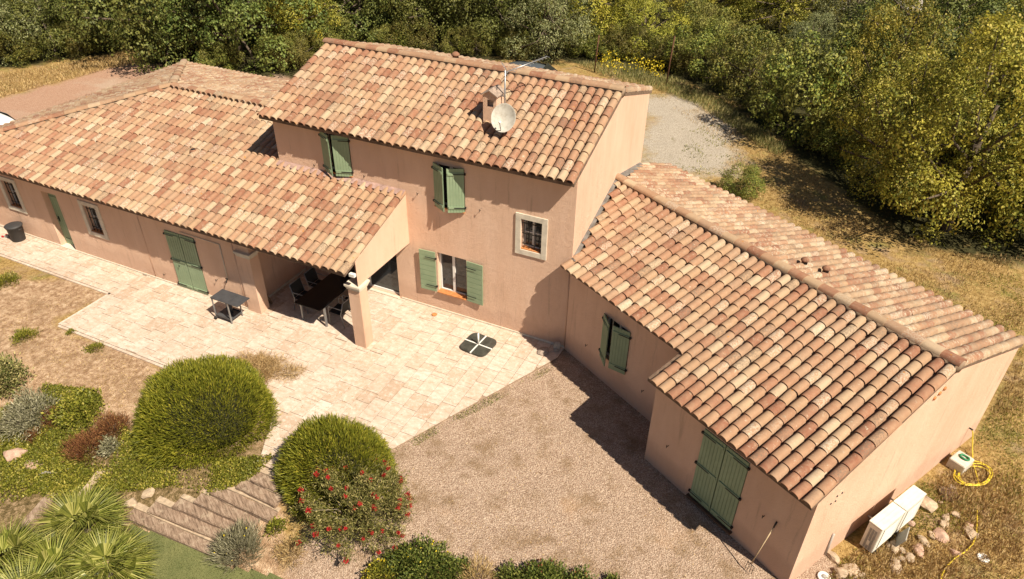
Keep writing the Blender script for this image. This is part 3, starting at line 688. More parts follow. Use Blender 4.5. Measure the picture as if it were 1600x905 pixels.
# right wing
a, b, c, d = WOP['sash']; O = wp(a, 0, c); window(O, NU, -NV, b-a, d-c, 'right wing window behind half-closed shutters')
shutter(wp(a, -.02, c-.02), NU, -NV, rad(27), .5, d-c+.05, 'right wing window, left leaf')
shutter(wp(b, -.02, c-.02), NU, -NV, rad(20), .5, d-c+.05, 'right wing window, right leaf', -1)
a, b, c, d = (5.9, 7.1, .11, 2.23); hw = (b-a)/2
for sgn, x in ((1, a), (-1, b)):
    shutter(wp(x, WP_-.012, c), NU, -NV, 0, hw-.005, d-c, 'closed leaf of the tall double shutter on the right wing', sgn, 7, (.06, .5, .94))
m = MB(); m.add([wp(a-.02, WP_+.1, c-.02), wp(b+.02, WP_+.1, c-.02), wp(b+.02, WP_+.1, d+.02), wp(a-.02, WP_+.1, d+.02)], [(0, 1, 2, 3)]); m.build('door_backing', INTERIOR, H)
m = MB(); P = wp((a+b)/2, WP_-.03, c-.035); m.box(P, (b-a+.1, .12, .05), ANG); m.build('threshold', plain('dark_wood', (.09, .05, .03), .8), H)
# shutter stays, wall fittings
for x, z in ((-8.35, 4.05), (-6.55, 4.08), (-4.75, 3.93), (-2.75, 3.88)): holdback((x, 0, z), FX, FN)
for x, z in ((-12.95, .32), (-10.6, .8), (-12.1, .9)): holdback((x, YL, z), FX, FN)
for u, v, z in ((.95, 0, .75), (3.2, 0, .75), (5.05, WP_, .95), (7.72, WP_, 1.25)): holdback(wp(u, v, z), NU, -NV)
m = MB(); m.tube([(-10.12, YL-.02, 2.2), (-10.12, YL-.02, .95)], .014, 6); m.tube([(-10.12, YL-.02, 2.2), (-11.7, YL-.02, 2.22)], .012, 6); m.build('conduit', STONE_TRIM, H)
m = MB(); m.tube([(-10.12, YL-.02, .98), (-10.12, YL-.09, .95), (-10.12, YL-.11, .88)], .016, 8); m.box((-10.12, YL-.06, 1.0), (.09, .03, .025)); m.build('tap', IRON, H)
m = MB(); m.tube([(-13.45, YL-.008, .05), (-13.45, YL-.008, 2.5)], .008, 6); m.build('conduit', STUCCO, H)
m = MB(); m.tube([(-9.62, YL-.006, .05), (-9.62, YL-.006, 2.4)], .010, 6); m.build('conduit', STUCCO, H)
m = MB(); m.tube([(-.03, -.035, .05), (-.03, -.035, 2.72)], .016, 6); m.build('conduit', STUCCO, H)
for dv, dz in ((0, 0), (.15, .12), (.16, -.03), (.32, .1)):
    P = wp(WL_, -.45+dv, 2.15+dz); m = MB(); m.tube([P-NU*.01, P+NU*.012], .022, 8); m.build('vent_hole', IRON, H)
# stacked curved tile vent near the wing ridge
for k_ in range(3):
    P = wp(WL_+.014, VR-.62+.16*k_, 3.38+.05*k_); m = MB(); m.tube([P-NU*.02, P+NU*.01], .05, 10); m.build('vent_tile', SILL, H)
m = MB(); P = wp(WL_+.02, -.5+.75, 0); m.tube([P+Vector((0, 0, .03)), P+Vector((0, 0, .72))], .025, 8); m.build('waste_pipe', plain('grey_plastic', (.40, .36, .32), .5), H)
# small roof vents
m = MB(); P0 = wp(4.25, 4.0, wroofr(4.0)+.06); P1 = wp(4.75, 4.18, wroofr(4.18)+.06)
for P in (P0, P1):
    m = MB(); m.lathe([(.075, -.05), (.07, .14), (.10, .15), (.10, .18), (.05, .23), (.01, .235)], 14, P); m.build('roof_vent', VENT, R3)
    for q in range(3):
        m = MB(); an = ANG-1.4+q*.7; m.box(P+Vector((math.cos(an), math.sin(an), 0))*.071+Vector((0, 0, .09)), (.02, .035, .06), an); m.build('vent_slot', IRON, R3)
P = Vector((-5.55, YR+.55, HR-MSR*.55)); m = MB(); m.lathe([(.10, -.1), (.095, .25), (.13, .26), (.13, .30), (.06, .36)], 14, P); m.build('roof_vent', VENT, R1)
P = Vector((-12.87, -.44, lroof(-.44)+.10)); m = MB(); m.lathe([(.14, -.06), (.10, .05), (.09, .05), (.085, 0)], 12, P); m.build('roof_vent', VENT, R2)
m = MB(); m.lathe([(.075, .045), (.07, .052)], 12, P); m.build('vent_slot', IRON, R2)
# chimney
ch = bpy.data.objects.new('chimney', None); COL.objects.link(ch); ch.parent = R1; ch.location = (-3.02, 1.32, 5.8); ch['label'] = 'small stucco chimney behind the satellite dish'; ch.empty_display_size = .1
m = MB(); w, dd = .40, .46; zt = .92; sx0, sx1, sz0, sz1 = -.07, .11, .62, .80
def chim_face(m):
    for (u0, u1, z0, z1) in ((-w/2, sx0, -.2, zt), (sx1, w/2, -.2, zt), (sx0, sx1, -.2, sz0), (sx0, sx1, sz1, zt)):
        m.add([(u0, -dd/2, z0), (u1, -dd/2, z0), (u1, -dd/2, z1), (u0, -dd/2, z1)], [(0, 1, 2, 3)])
    m.add([(-w/2, -dd/2, zt), (w/2, -dd/2, zt), (0, -dd/2, zt+.13)], [(0, 1, 2)])
    m.add([(w/2, -dd/2, -.2), (w/2, dd/2, -.2), (w/2, dd/2, zt), (w/2, -dd/2, zt)], [(0, 1, 2, 3)])
    m.add([(-w/2, -dd/2, -.2), (-w/2, dd/2, -.2), (-w/2, dd/2, zt), (-w/2, -dd/2, zt)], [(3, 2, 1, 0)])
    m.add([(w/2, dd/2, -.2), (-w/2, dd/2, -.2), (-w/2, dd/2, zt), (0, dd/2, zt+.13), (w/2, dd/2, zt)], [(0, 1, 2, 3, 4)])
    m.add([(-w/2, -dd/2+.1, sz0-.1), (w/2, -dd/2+.1, sz0-.1), (w/2, -dd/2+.1, zt), (-w/2, -dd/2+.1, zt)], [(0, 1, 2, 3)])
chim_face(m); m.build('stack', STUCCO, ch)
m = MB(); 
for s in (-1, 1): m.slab([(0, -dd/2-.05, zt+.16), (0, dd/2+.05, zt+.16), (s*(w/2+.05), dd/2+.05, zt+.02), (s*(w/2+.05), -dd/2-.05, zt+.02)][::(1 if s < 0 else -1)], .03)
m.build('cap', plain('old_cap', (.32, .24, .19), .9, 0, .25, 12), ch)
# the rest of the house done

# ================================================================== VEGETATION
def unit(n): 
    v = RNG.normal(size=(n, 3)); return v/np.linalg.norm(v, axis=1, keepdims=True)
def leaves(P, N, L, Wd, spread=.9, up=.25):
    """diamond leaves at P pointing roughly along N"""
    n = len(P); D = N+spread*unit(n)+np.array([0, 0, up]); D /= np.linalg.norm(D, axis=1, keepdims=True)
    B = np.cross(D, unit(n)); B /= np.linalg.norm(B, axis=1, keepdims=True)+1e-9
    l = (L*RNG.uniform(.6, 1.3, n))[:, None]; w = (Wd*RNG.uniform(.6, 1.3, n))[:, None]
    return np.stack([P, P+D*l*.45+B*w*.5, P+D*l, P+D*l*.45-B*w*.5], 1).reshape(-1, 3)
def leaves_flat(P, N, L, Wd, rough=.75):
    n = len(P); F = N+rough*unit(n)+np.array([0, 0, .15]); F /= np.linalg.norm(F, axis=1, keepdims=True)
    D = np.cross(F, unit(n)); D /= np.linalg.norm(D, axis=1, keepdims=True)+1e-9; B = np.cross(F, D)
    l = (L*RNG.uniform(.6, 1.3, n))[:, None]; w = (Wd*RNG.uniform(.6, 1.3, n))[:, None]
    return np.stack([P-D*l*.5, P+B*w*.5, P+D*l*.5, P-B*w*.5], 1).reshape(-1, 3)
def lobes(nl, rx, rz, lr, zc, flat=.75, low=.15):
    C = []
    for k in range(nl):
        z = 1-(1+low)*(k+.5)/nl*1.05; z = max(-low, z); r = math.sqrt(max(0, 1-z*z)); ph = k*2.39996+RNG.uniform(-.4, .4)
        s = RNG.uniform(.62, .95)
        C.append((rx*r*math.cos(ph)*s, rx*r*math.sin(ph)*s, zc+rz*z*s*RNG.uniform(.85, 1.15), lr*RNG.uniform(.5, 1.25)))
    C.append((0, 0, zc, lr*1.2)); return np.array(C)
def crown_points(C, n, gap=.35):
    A = C[:, 3]**2; k = RNG.choice(len(C), n, p=A/A.sum()); d = unit(n); d[:, 2] = np.where(d[:, 2] < -.7, -d[:, 2], d[:, 2])
    r = C[k, 3]*RNG.uniform(.45, 1.08, n)**.5
    lump = 1+.16*np.sin(9*d[:, 0]+k)*np.sin(8*d[:, 1]+2*k)+.12*np.sin(17*d[:, 2]+k)*np.sin(15*d[:, 0])
    keep = np.sin(6.1*d[:, 0]+1.7*k)*np.sin(6.7*d[:, 1]+.9*k)*np.sin(5.3*d[:, 2]+k) > -gap
    P = C[k, :3]+d*(r*lump)[:, None]*np.array([1, 1, .85]); return P[keep], d[keep]
def crown_mesh(name, C, n, L, Wd, mat, gap=.35):
    P, d = crown_points(C, n, gap); V = leaves_flat(P, d, L, Wd); return np_mesh(name, V, len(P), 4, mat)
def trunk_mesh(name, C, h, r, mat):
    m = MB(); top = C[:, 2].mean()
    m.tube([(0, 0, -.2), (.05*h, .02*h, h*.35), (.02*h, -.03*h, h*.7), (0, 0, max(h, top))], [r*1.3, r, r*.8, r*.45], 8)
    for c in C[::2]:
        z0 = h*RNG.uniform(.3, .7); p = np.array([.03*h, 0, z0]); q = c[:3]; mid = (p+q)/2+np.array([0, 0, -.1])+RNG.normal(size=3)*.1
        m.tube([p, mid, q, q+(q-mid)*.35], [r*.5, r*.32, r*.2, r*.06], 5)
    return m.mesh(name, mat)
OAK = leaf_mat('oak_leaf', [(0, (0.0312, 0.0473, 0.0088)), (0.4, (0.0884, 0.1183, 0.0229)), (0.75, (0.1612, 0.1935, 0.0422)), (1, (0.234, 0.2419, 0.0726))], .2, .6, .35, (.35, (.19, .185, .035), .5))
YEL = leaf_mat('yellow_leaf', [(0, (0.0612, 0.0779, 0.0131)), (0.35, (0.1896, 0.2037, 0.0289)), (0.7, (0.3548, 0.3414, 0.0524)), (1, (0.4772, 0.3863, 0.0983))], .28, .6, .45, (.4, (.58, .45, .04), .42))
OLV = leaf_mat('olive_leaf', [(0, (0.0788, 0.0938, 0.0297)), (0.5, (0.2025, 0.2098, 0.0792)), (1, (0.324, 0.318, 0.1584))], .18, .65, .3)
SHR = leaf_mat('shrub_leaf', [(0, (0.0426, 0.0575, 0.0099)), (0.5, (0.1336, 0.1553, 0.0248)), (0.85, (0.243, 0.2415, 0.0396)), (1, (0.3305, 0.276, 0.0634))], .2, .6, .4, (.7, (.22, .17, .05), .6))
def make_tree(nl, rx, rz, lr, zc, n, L, Wd, mat, h, r, bark, gap=.35, low=.15):
    C = lobes(nl, rx, rz, lr, zc, low=low); return (trunk_mesh('trunk', C, h, r, bark), crown_mesh('crown', C, n, L, Wd, mat, gap))
KINDS = {
 'oak': [make_tree(34, 2.5, 2.05, .74, 1.75, 36000, .080, .058, OAK, 2.6, .12, BARK, .16, .9) for _ in range(4)],
 'yel': [make_tree(38, 2.25, 2.1, .60, 1.75, 34000, .072, .050, YEL, 2.6, .10, BARK, .13, .9) for _ in range(4)],
 'olv': [make_tree(28, 1.9, 1.6, .56, 1.35, 24000, .078, .034, OLV, 2.0, .09, BARK, .18, .9) for _ in range(2)],
 'shr': [make_tree(24, 1.6, 1.15, .48, .95, 20000, .072, .044, SHR, 1.0, .06, BARK, .2, .9) for _ in range(3)]}
NAMES = {'oak': 'oak_tree', 'yel': 'broadleaf_tree', 'olv': 'olive_tree', 'shr': 'shrub'}
def tree(kind, xy, s, sz, label, group=None, cat=None):
    me = random.choice(KINDS[kind]); x, y = float(xy[0]), float(xy[1])
    t = thing(NAMES[kind], label, cat or ('shrub' if kind == 'shr' else 'tree'), (x, y, float(gh(x, y))-.05), random.uniform(0, 6.28), group)
    t.scale = (s*random.uniform(.92, 1.08), s*random.uniform(.92, 1.08), s*sz)
    link('trunk', me[0], t); link('crown', me[1], t); return t
# ---- trees that stand out: base pixel, kind, size, height factor, label
SOLO = [
 ((15, 108), 'olv', 1.75, 1.0, 'grey-green bushy tree at the far left edge above the dry verge'),
 ((88, 96), 'oak', 1.3, 1.0, 'rounded green tree over the verge, second from the left edge'),
 ((60, 62), 'yel', 1.5, 1.0, 'yellowish tree behind the grey-green bushy tree at far left'),
 ((165, 86), 'oak', 1.15, 1.0, 'small dark tree where the dry verge narrows beside the drive'),
 ((125, 60), 'yel', 1.45, 1.1, 'yellow-green tree behind the rounded trees on the left verge'),
 ((305, 112), 'oak', 2.1, 1.1, 'big dark oak overhanging the drive behind the hip of the left roof'),
 ((385, 124), 'oak', 1.8, 1.1, 'dark oak standing behind the rear slope of the left roof'),
 ((475, 96), 'yel', 1.3, 1.0, 'bright green tree between the big oak and the two-storey roof'),
 ((570, 82), 'oak', 1.7, 1.0, 'oak rising behind the left third of the main ridge'),
 ((672, 84), 'oak', 1.55, 1.05, 'oak rising behind the middle of the main ridge'),
 ((770, 88), 'oak', 1.6, 1.0, 'oak rising behind the chimney and the aerial'),
 ((852, 104), 'olv', 1.55, 1.1, 'grey-green rounded tree beside the parked grey car'),
 ((1000, 96), 'yel', 1.0, .9, 'yellow-leaved thicket tree between the two rusty posts'),
 ((1095, 128), 'shr', 1.35, 1.1, 'dark leafy shrub at the corner of the gravel beside the right rusty post'),
 ((1165, 170), 'shr', 1.6, 1.15, 'reddish green shrub along the edge of the rear gravel'),
 ((1262, 240), 'shr', 1.9, 1.3, 'broad dark shrub casting deep shade on the dry grass'),
 ((1385, 352), 'yel', 1.35, 1.15, 'golden tree leaning over the dry grass right of the wing'),
 ((1462, 402), 'yel', 1.5, 1.25, 'nearest yellow-green tree with foliage down to the grass'),
 ((1345, 262), 'yel', 1.3, 1.25, 'golden tree between the broad dark shrub and the nearest trees'),
 ((1640, 400), 'oak', 1.4, 1.1, 'dark oak half cut off by the right picture edge'),
 ((1560, 300), 'yel', 1.8, 1.15, 'tall golden tree by the right picture edge'),
]
for (u, v), kd, s, sz, lab in SOLO:
    q = gnd(u, v); dv = (q-CAM)*np.array([1, 1, 0]); dv /= np.linalg.norm(dv)
    tree(kd, q+dv*s*{'oak': 1.9, 'yel': 1.7, 'olv': 1.5, 'shr': 1.2}[kd], s, sz, lab, None)
tree('shr', gnd(1158, 305), .62, .95, 'small green bush touching the rear eave of the right wing', None, 'bush')
for k, (u, v) in enumerate([(35, 104), (130, 90), (190, 78), (225, 74), (262, 98), (345, 122), (445, 112), (470, 108), (520, 90), (610, 88), (640, 86), (715, 88), (745, 90), (805, 95), (905, 92), (940, 98), (975, 96), (1035, 108), (1065, 116), (1200, 195), (1310, 262), (1575, 372)]):
    q = gnd(u, v); dv = (q-CAM)*np.array([1, 1, 0]); dv /= np.linalg.norm(dv); right = u > 900
    tree(random.choice(['shr', 'shr', 'olv']) if right else 'shr', q+dv*.9, random.uniform(.7, 1.0), 1.0, 'leafy undergrowth at the foot of the trees '+('right of the house' if u > 1150 else 'by the rusty posts' if u > 880 else 'behind the main ridge' if u > 500 else 'behind the left roof' if u > 240 else 'along the dry verge'), 'undergrowth along the edge of the wood', 'shrub')
# ---- the wood behind, out to the top of the picture
taken = [(gnd(u, v)[0], gnd(u, v)[1], 2.0*s) for (u, v), k, s, z, l in SOLO]
EDGE = [(-400, 95), (0, 72), (110, 62), (200, 48), (300, 55), (420, 70), (600, 66), (870, 74), (960, 92), (1060, 102), (1130, 128), (1230, 178), (1290, 185), (1400, 212), (1500, 232), (1700, 262)]
edge = [gnd(*e)[:2] for e in EDGE]
wood_poly = [tuple(e) for e in edge]+[(70, 45), (45, 85), (10, 85), (-40, 70), (-85, 45), (-90, 20)]
cnt = 0; rs = random.Random(5)
for _ in range(9000):
    x, y = rs.uniform(-80, 60), rs.uniform(-5, 82)
    if not inpoly(x, y, wood_poly): continue
    d = np.array([x, y, 2.5])-CAM; w = d@CF
    u, v = 800+F_PX*(d@CR)/w, 452.5-F_PX*(d@CU)/w
    if u < -190 or u > 1790 or v < -110: continue
    far = math.hypot(x-CAM[0], y-CAM[1]); sp = 3.0+.03*far
    if any((x-a)**2+(y-b)**2 < (sp if r_ is None else max(sp*.85, r_*.8))**2 for a, b, r_ in taken): continue
    if 1370 < u < 1425 and v < 40 or 1440 < u < 1560 and v < 12: continue
    right = u > 900
    kd = rs.choices(['oak', 'yel', 'olv', 'shr'], [.22, .42, .20, .16] if right else [.62, .22, .12, .04])[0]
    zone_ = 'right of the house' if u > 1050 else ('behind the main roof' if u > 480 else 'behind the left drive')
    lab = {'oak': 'dark green oak in the wood ', 'yel': 'yellow-green tree in the wood ', 'olv': 'pale grey-green tree in the wood ', 'shr': 'low dark shrub in the wood '}[kd]+zone_
    s_ = {'oak': 1.45, 'yel': 1.4, 'olv': 1.35, 'shr': 1.7}[kd]*rs.uniform(.72, 1.4)
    if u < 480 and v > 25 or 480 < u < 900 and v > 45: s_ *= .9
    tree(kd, (x, y), s_, rs.uniform(.85, 1.1), lab, lab.replace('tree in', 'trees in').replace('oak in', 'oaks in').replace('shrub in', 'shrubs in'))
    taken.append((x, y, None)); cnt += 1
print('wood trees', cnt)

# ---- foreground plants
def needle_dome(name, label, cat, c, rx, ry, h, n, L, Wd, mat, twig=True):
    t = thing(name, label, cat, (c[0], c[1], float(gh(c[0], c[1]))-.06))
    d = unit(n); d[:, 2] = np.abs(d[:, 2])*1.0-.08; d /= np.linalg.norm(d, axis=1, keepdims=True)
    lump = 1+.07*np.sin(4.1*d[:, 0]+c[0])*np.sin(3.7*d[:, 1]+1)+.05*np.sin(9*d[:, 2]+8*d[:, 0])*np.sin(8*d[:, 1])+.03*np.sin(21*d[:, 0])*np.sin(19*d[:, 1]+17*d[:, 2])
    r = RNG.uniform(.76, 1.0, n)**.7*lump+(RNG.random(n) < .06)*RNG.uniform(0, .07, n)
    P = d*r[:, None]*np.array([rx, ry, h]); N = d*np.array([1/rx, 1/ry, 1/h]); N /= np.linalg.norm(N, axis=1, keepdims=True)
    V = leaves(P, N, L, Wd, .55, .35); link('foliage', np_mesh('foliage', V, n, 4, mat), t)
    m = MB(); 
    for k in range(14):
        q = unit(1)[0]; q[2] = abs(q[2])+.2; q /= np.linalg.norm(q); m.tube([(0, 0, -.05), q*np.array([rx, ry, h])*.4+np.array([0, 0, .05]), q*np.array([rx, ry, h])*.85], [.035, .022, .008], 5)
    link('stem', m.mesh('stem', BARK), t)
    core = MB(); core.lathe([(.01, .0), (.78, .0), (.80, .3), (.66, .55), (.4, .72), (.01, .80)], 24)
    co = core.build('inner_core', plain('dark_core', (.022, .022, .008), .95, 0, .3, 10), t); co.scale = (rx*.92, ry*.92, h*.92)  # solid near-black body filling the inside of the dome
    return t
DOME = leaf_mat('dome_needles', [(0, (0.0778, 0.088, 0.009)), (0.45, (0.1697, 0.1774, 0.015)), (0.8, (0.297, 0.2838, 0.027)), (1, (0.4328, 0.3618, 0.051))], .2, .55, 0, (2.0, (.12, .13, .012), .6))
needle_dome('dome_shrub', 'big round yellow-green dome shrub at the edge of the terrace', 'shrub', (-7.22, -6.72), 1.78, 1.62, 1.42, 46000, .125, .017, DOME)
needle_dome('dome_shrub', 'yellow-green dome shrub behind the red bottlebrush', 'shrub', (-3.02, -6.9), 1.42, 1.2, 1.5, 34000, .125, .017, DOME)
# bottlebrush
BB = leaf_mat('bottlebrush_leaf', [(0, (0.0607, 0.0607, 0.0135)), (0.5, (0.162, 0.1553, 0.0378)), (1, (0.3645, 0.297, 0.1148))], .2, .6, 0)
c = (-2.02, -7.66); t = thing('bottlebrush_shrub', 'loose shrub with scarlet bottlebrush flowers at the edge of the gravel', 'shrub', (c[0], c[1], float(gh(*c))-.06))
m = MB(); tips = []
for k in range(95):
    q = unit(1)[0]; q[2] = abs(q[2])*.9+.12; q /= np.linalg.norm(q); e = q*np.array([1.38, 1.2, 1.5])*random.uniform(.82, 1.04)
    mid = e*.5+np.array([0, 0, .12])+RNG.normal(size=3)*.07; m.tube([(e[0]*.08, e[1]*.08, 0), mid, e], [.022, .013, .004], 5); tips.append((e, mid))
link('branch', m.mesh('branch', BARK_PALE), t)
P = []; N = []
for e, mid in tips:
    for _ in range(270):
        f = random.random()**.55; base = mid+(e-mid)*f*1.05; P.append(base+RNG.normal(size=3)*.085); N.append((e-mid)/np.linalg.norm(e-mid)*.6)
P, N = np.array(P), np.array(N); link('foliage', np_mesh('foliage', leaves(P, N, .085, .020, .9), len(P), 4, BB), t)
RED = leaf_mat('bottlebrush_flower', [(0, (0.3063, 0.0084, 0.0084)), (0.6, (0.4836, 0.0175, 0.021)), (1, (0.496, 0.07, 0.056))], .2, .6, 0)
n = 150; z = RNG.uniform(0, .10, n); a = RNG.uniform(0, 6.28, n); PP = np.stack([.006*np.cos(a), .006*np.sin(a), z], 1); NN = np.stack([np.cos(a), np.sin(a), .2+0*a], 1)
fl = np_mesh('flower', leaves(PP, NN, .045, .012, .25, 0), n, 4, RED)
for e, mid in tips[:78]:
    o = link('flower', fl, t); o.location = Vector([float(k) for k in e]); o.rotation_euler = Vector([float(k) for k in (e-mid)]).to_track_quat('Z', 'Y').to_euler(); s = random.uniform(.75, 1.15); o.scale = (s, s, s)
# loose low plants: pixel, name, label, radius, height, count, leaf, material
GREY = leaf_mat('grey_leaf', [(0, (.11, .105, .05)), (.5, (.23, .215, .12)), (1, (.42, .39, .26))], .1, .7, .1)
LIME = leaf_mat('lime_leaf', [(0, (.08, .085, .011)), (.5, (.20, .20, .025)), (.85, (.34, .31, .045)), (1, (.52, .42, .10))], .25, .5, .1, (1.3, (.10, .12, .015), .6))
RUSTY = leaf_mat('rust_leaf', [(0, (.085, .030, .014)), (.5, (.19, .070, .028)), (1, (.32, .16, .06))], .15, .7, .1)
STRAW = leaf_mat('straw', [(0, (0.1792, 0.1064, 0.0368)), (0.5, (0.3808, 0.2464, 0.0998)), (1, (0.6272, 0.4704, 0.231))], .1, .8, .1)
CREAM = leaf_mat('cream_leaf', [(0, (.07, .085, .02)), (.45, (.17, .17, .05)), (.75, (.36, .30, .12)), (1, (.50, .42, .20))], .15, .6, .1)
DEEP = leaf_mat('deep_leaf', [(0, (0.0375, 0.057, 0.009)), (0.5, (0.105, 0.135, 0.0225)), (1, (0.255, 0.255, 0.06))], .2, .55, .1)
def tuft(name, label, cat, uv, r, h, n, L, Wd, mat, spread=.6, up=.5, group=None, extra=None, z=-.06):
    c = gnd(*uv); t = thing(name, label, cat, (c[0], c[1], c[2]+z), 0, group)
    d = unit(n); d[:, 2] = np.abs(d[:, 2]); rr = RNG.uniform(.15, 1, n)**.55; az_ = np.arctan2(d[:, 1], d[:, 0]); lump = 1+.14*np.sin(3*az_+c[0]*7)+.1*np.sin(7*az_+c[1]*5)+.08*np.sin(13*az_)+.1*RNG.normal(size=n)
    P = d*(rr*lump)[:, None]*np.array([r, r, h]); link('foliage', np_mesh('foliage', leaves(P, d, L, Wd, spread, up), n, 4, mat), t)
    m = MB()
    for k in range(9):
        q = unit(1)[0]; q[2] = abs(q[2])+.3; q /= np.linalg.norm(q); m.tube([(0, 0, -.05), q*np.array([r, r, h])*.8], [.014, .005], 4)
    link('stem', m.mesh('stem', BARK), t)
    if extra:
        k = extra[1]; d = unit(k); d[:, 2] = np.abs(d[:, 2]); P = d*np.array([r, r, h])*1.02; link('blossom', np_mesh('blossom', leaves(P, d, .05, .045, .5, .3), k, 4, extra[0]), t)
    return t
YFL = leaf_mat('yellow_flower', [(0, (.50, .38, .01)), (1, (.75, .58, .05))], .2, .6, 0)
tuft('lavender_bush', 'grey-green lavender cushion beside the sleeper steps on the lawn', 'bush', (375, 862), .52, .62, 5200, .16, .012, GREY, .45, .9, None, (YFL, 10))
tuft('lavender_bush', 'wide silvery grey bush at the left edge below the bare soil', 'bush', (52, 650), .80, .55, 6500, .10, .022, GREY, .8, .3)
tuft('flowering_shrub', 'green shrub with cream flower heads cut by the left picture edge', 'shrub', (2, 600), .72, .85, 7000, .085, .04, CREAM, .8, .3)
tuft('rust_shrub', 'larger rust-brown dry shrub in front of the big dome shrub', 'shrub', (138, 700), .52, .42, 4200, .10, .012, RUSTY, .6, .7)
tuft('rust_shrub', 'rust-brown dry shrub touching the left side of the big dome shrub', 'shrub', (178, 672), .42, .48, 3200, .10, .012, RUSTY, .6, .7)
tuft('rust_shrub', 'smallest rust-brown tuft left of the other dry shrubs', 'shrub', (54, 682), .20, .26, 1100, .08, .012, RUSTY, .6, .7)
tuft('rust_shrub', 'thin reddish tuft behind the larger rust-brown shrub', 'shrub', (88, 655), .32, .38, 1500, .10, .012, RUSTY, .6, .7)
tuft('grey_shrub', 'small blue-grey plant between the rust-brown shrub and the dome shrub', 'shrub', (172, 700), .24, .34, 1200, .09, .03, GREY, .8, .3)
tuft('leafy_shrub', 'lime green leafy plant behind the rust-brown shrubs', 'shrub', (125, 640), .62, .36, 4200, .075, .05, LIME, .9, .3)
tuft('leafy_shrub', 'deep green low shrub in front of the bottlebrush at the bottom edge', 'shrub', (672, 892), .62, .55, 6000, .07, .030, DEEP, .8, .3, None, (YFL, 30))
tuft('leafy_shrub', 'yellow-flowered low shrub under the bottlebrush at the bottom edge', 'shrub', (595, 905), .36, .48, 3000, .06, .03, LIME, .8, .3, None, (YFL, 110))
tuft('leafy_shrub', 'green shrub with brown tips at the bottom edge of the gravel', 'shrub', (848, 912), .48, .48, 4600, .065, .028, DEEP, .8, .4, None, (RUSTY, 60))
tuft('dry_shrub', 'pale leafless twiggy shrub at the bottom edge between two green shrubs', 'shrub', (748, 908), .45, .42, 1500, .15, .010, STRAW, .7, .5)
tuft('weed_patch', 'small green plant at the far bottom edge of the gravel', 'plant', (958, 915), .22, .26, 900, .06, .03, DEEP)
tuft('weed_patch', 'green weed growing against the front edge of the terrace', 'plant', (148, 543), .26, .12, 600, .07, .02, LIME)
tuft('weed_patch', 'tiny weed at the corner of the terrace edging', 'plant', (110, 518), .12, .10, 250, .06, .02, LIME)
tuft('weed_patch', 'low green weed tuft on the gravel at the left picture edge', 'plant', (6, 440), .45, .22, 1800, .07, .02, LIME)
tuft('weed_patch', 'low weed tuft on the soil left of the terrace', 'plant', (38, 525), .34, .2, 1300, .07, .02, LIME)
tuft('straw_heap', 'flat heap of dry cut straw on the terrace behind the dome shrub', 'straw', (398, 582), .78, .16, 8500, .22, .008, STRAW, 1.4, -.1, None, None, .0)
tuft('straw_heap', 'small scatter of dry twigs beside the straw heap', 'straw', (456, 584), .34, .10, 800, .2, .008, STRAW, 1.4, -.1, None, None, .0)
tuft('leafy_shrub', 'low green shrub filling the gap between the bottlebrush and the bottom edge', 'shrub', (635, 880), .42, .42, 3600, .07, .03, DEEP, .8, .3)
tuft('leafy_shrub', 'green shrub at the bottom edge right of the deep green one', 'shrub', (710, 900), .38, .38, 3000, .07, .03, DEEP, .8, .3, None, (RUSTY, 30))
tuft('leafy_shrub', 'low green shrub at the bottom edge right of the pale twiggy one', 'shrub', (800, 915), .40, .40, 3000, .065, .03, DEEP, .8, .3)
tuft('leafy_shrub', 'spreading green shrub at the bottom edge towards the open gravel', 'shrub', (902, 922), .42, .36, 3000, .065, .03, DEEP, .8, .3, None, (RUSTY, 40))
tuft('dry_shrub', 'dry brown stalks on the soil left of the bottlebrush', 'shrub', (455, 862), .36, .22, 1300, .12, .010, STRAW, .8, .4)
tuft('weed_patch', 'small green weeds between the lavender cushion and the bottlebrush', 'plant', (432, 822), .24, .16, 900, .06, .03, LIME)
# fan palm clump
PALM = leaf_mat('palm_leaf', [(0, (0.06, 0.0747, 0.0108)), (0.45, (0.15, 0.161, 0.0252)), (0.8, (0.26, 0.2587, 0.054)), (1, (0.42, 0.391, 0.126))], .15, .45, .15)
def frond_mesh():
    V = []; n = 34
    for k in range(n):
        a = -1.45+2.9*k/(n-1); L = .50*(1-.18*abs(a)/1.45)*random.uniform(.92, 1.05); w = .011
        d = np.array([math.sin(a), math.cos(a), 0]); s = np.array([math.cos(a), -math.sin(a), 0]); droop = random.uniform(.02, .26)
        p0 = np.array([0, .35, .0])+d*.04; p1 = p0+d*L*.5+np.array([0, 0, .02]); p2 = p0+d*L+np.array([0, 0, -droop])
        V += [p0-s*w*.2, p0+s*w*.2, p1+s*w, p1-s*w, p1-s*w, p1+s*w, p2+s*.002, p2-s*.002]
    for s in (-.012, ): V += [(-.012, 0, 0), (.012, 0, 0), (.010, .4, .012), (-.010, .4, .012)]
    V = np.array(V); return np_mesh('frond', V, len(V)//4, 4, PALM)
FM = [frond_mesh() for _ in range(3)]
def palm(uv, label, n, s):
    c = gnd(*uv); t = thing('fan_palm', label, 'palm', (c[0], c[1], c[2]-.06), random.uniform(0, 6))
    m = MB(); m.tube([(0, 0, -.05), (0, 0, .22*s)], [.11*s, .08*s], 10); link('trunk', m.mesh('trunk', BARK), t)
    for k in range(n):
        o = link('frond', random.choice(FM), t); az = k*2.39996; el = -.05+1.3*((k+.5)/n)
        o.rotation_euler = (Matrix.Rotation(az, 4, 'Z')@Matrix.Rotation(el, 4, 'X')@Matrix.Rotation(random.uniform(-.5, .5), 4, 'Y')).to_euler()
        o.location = (0, 0, .18*s); q = s*random.uniform(.85, 1.1); o.scale = (q, q, q)
palm((140, 835), 'uppermost fan palm of the clump at the bottom left', 30, 1.2)
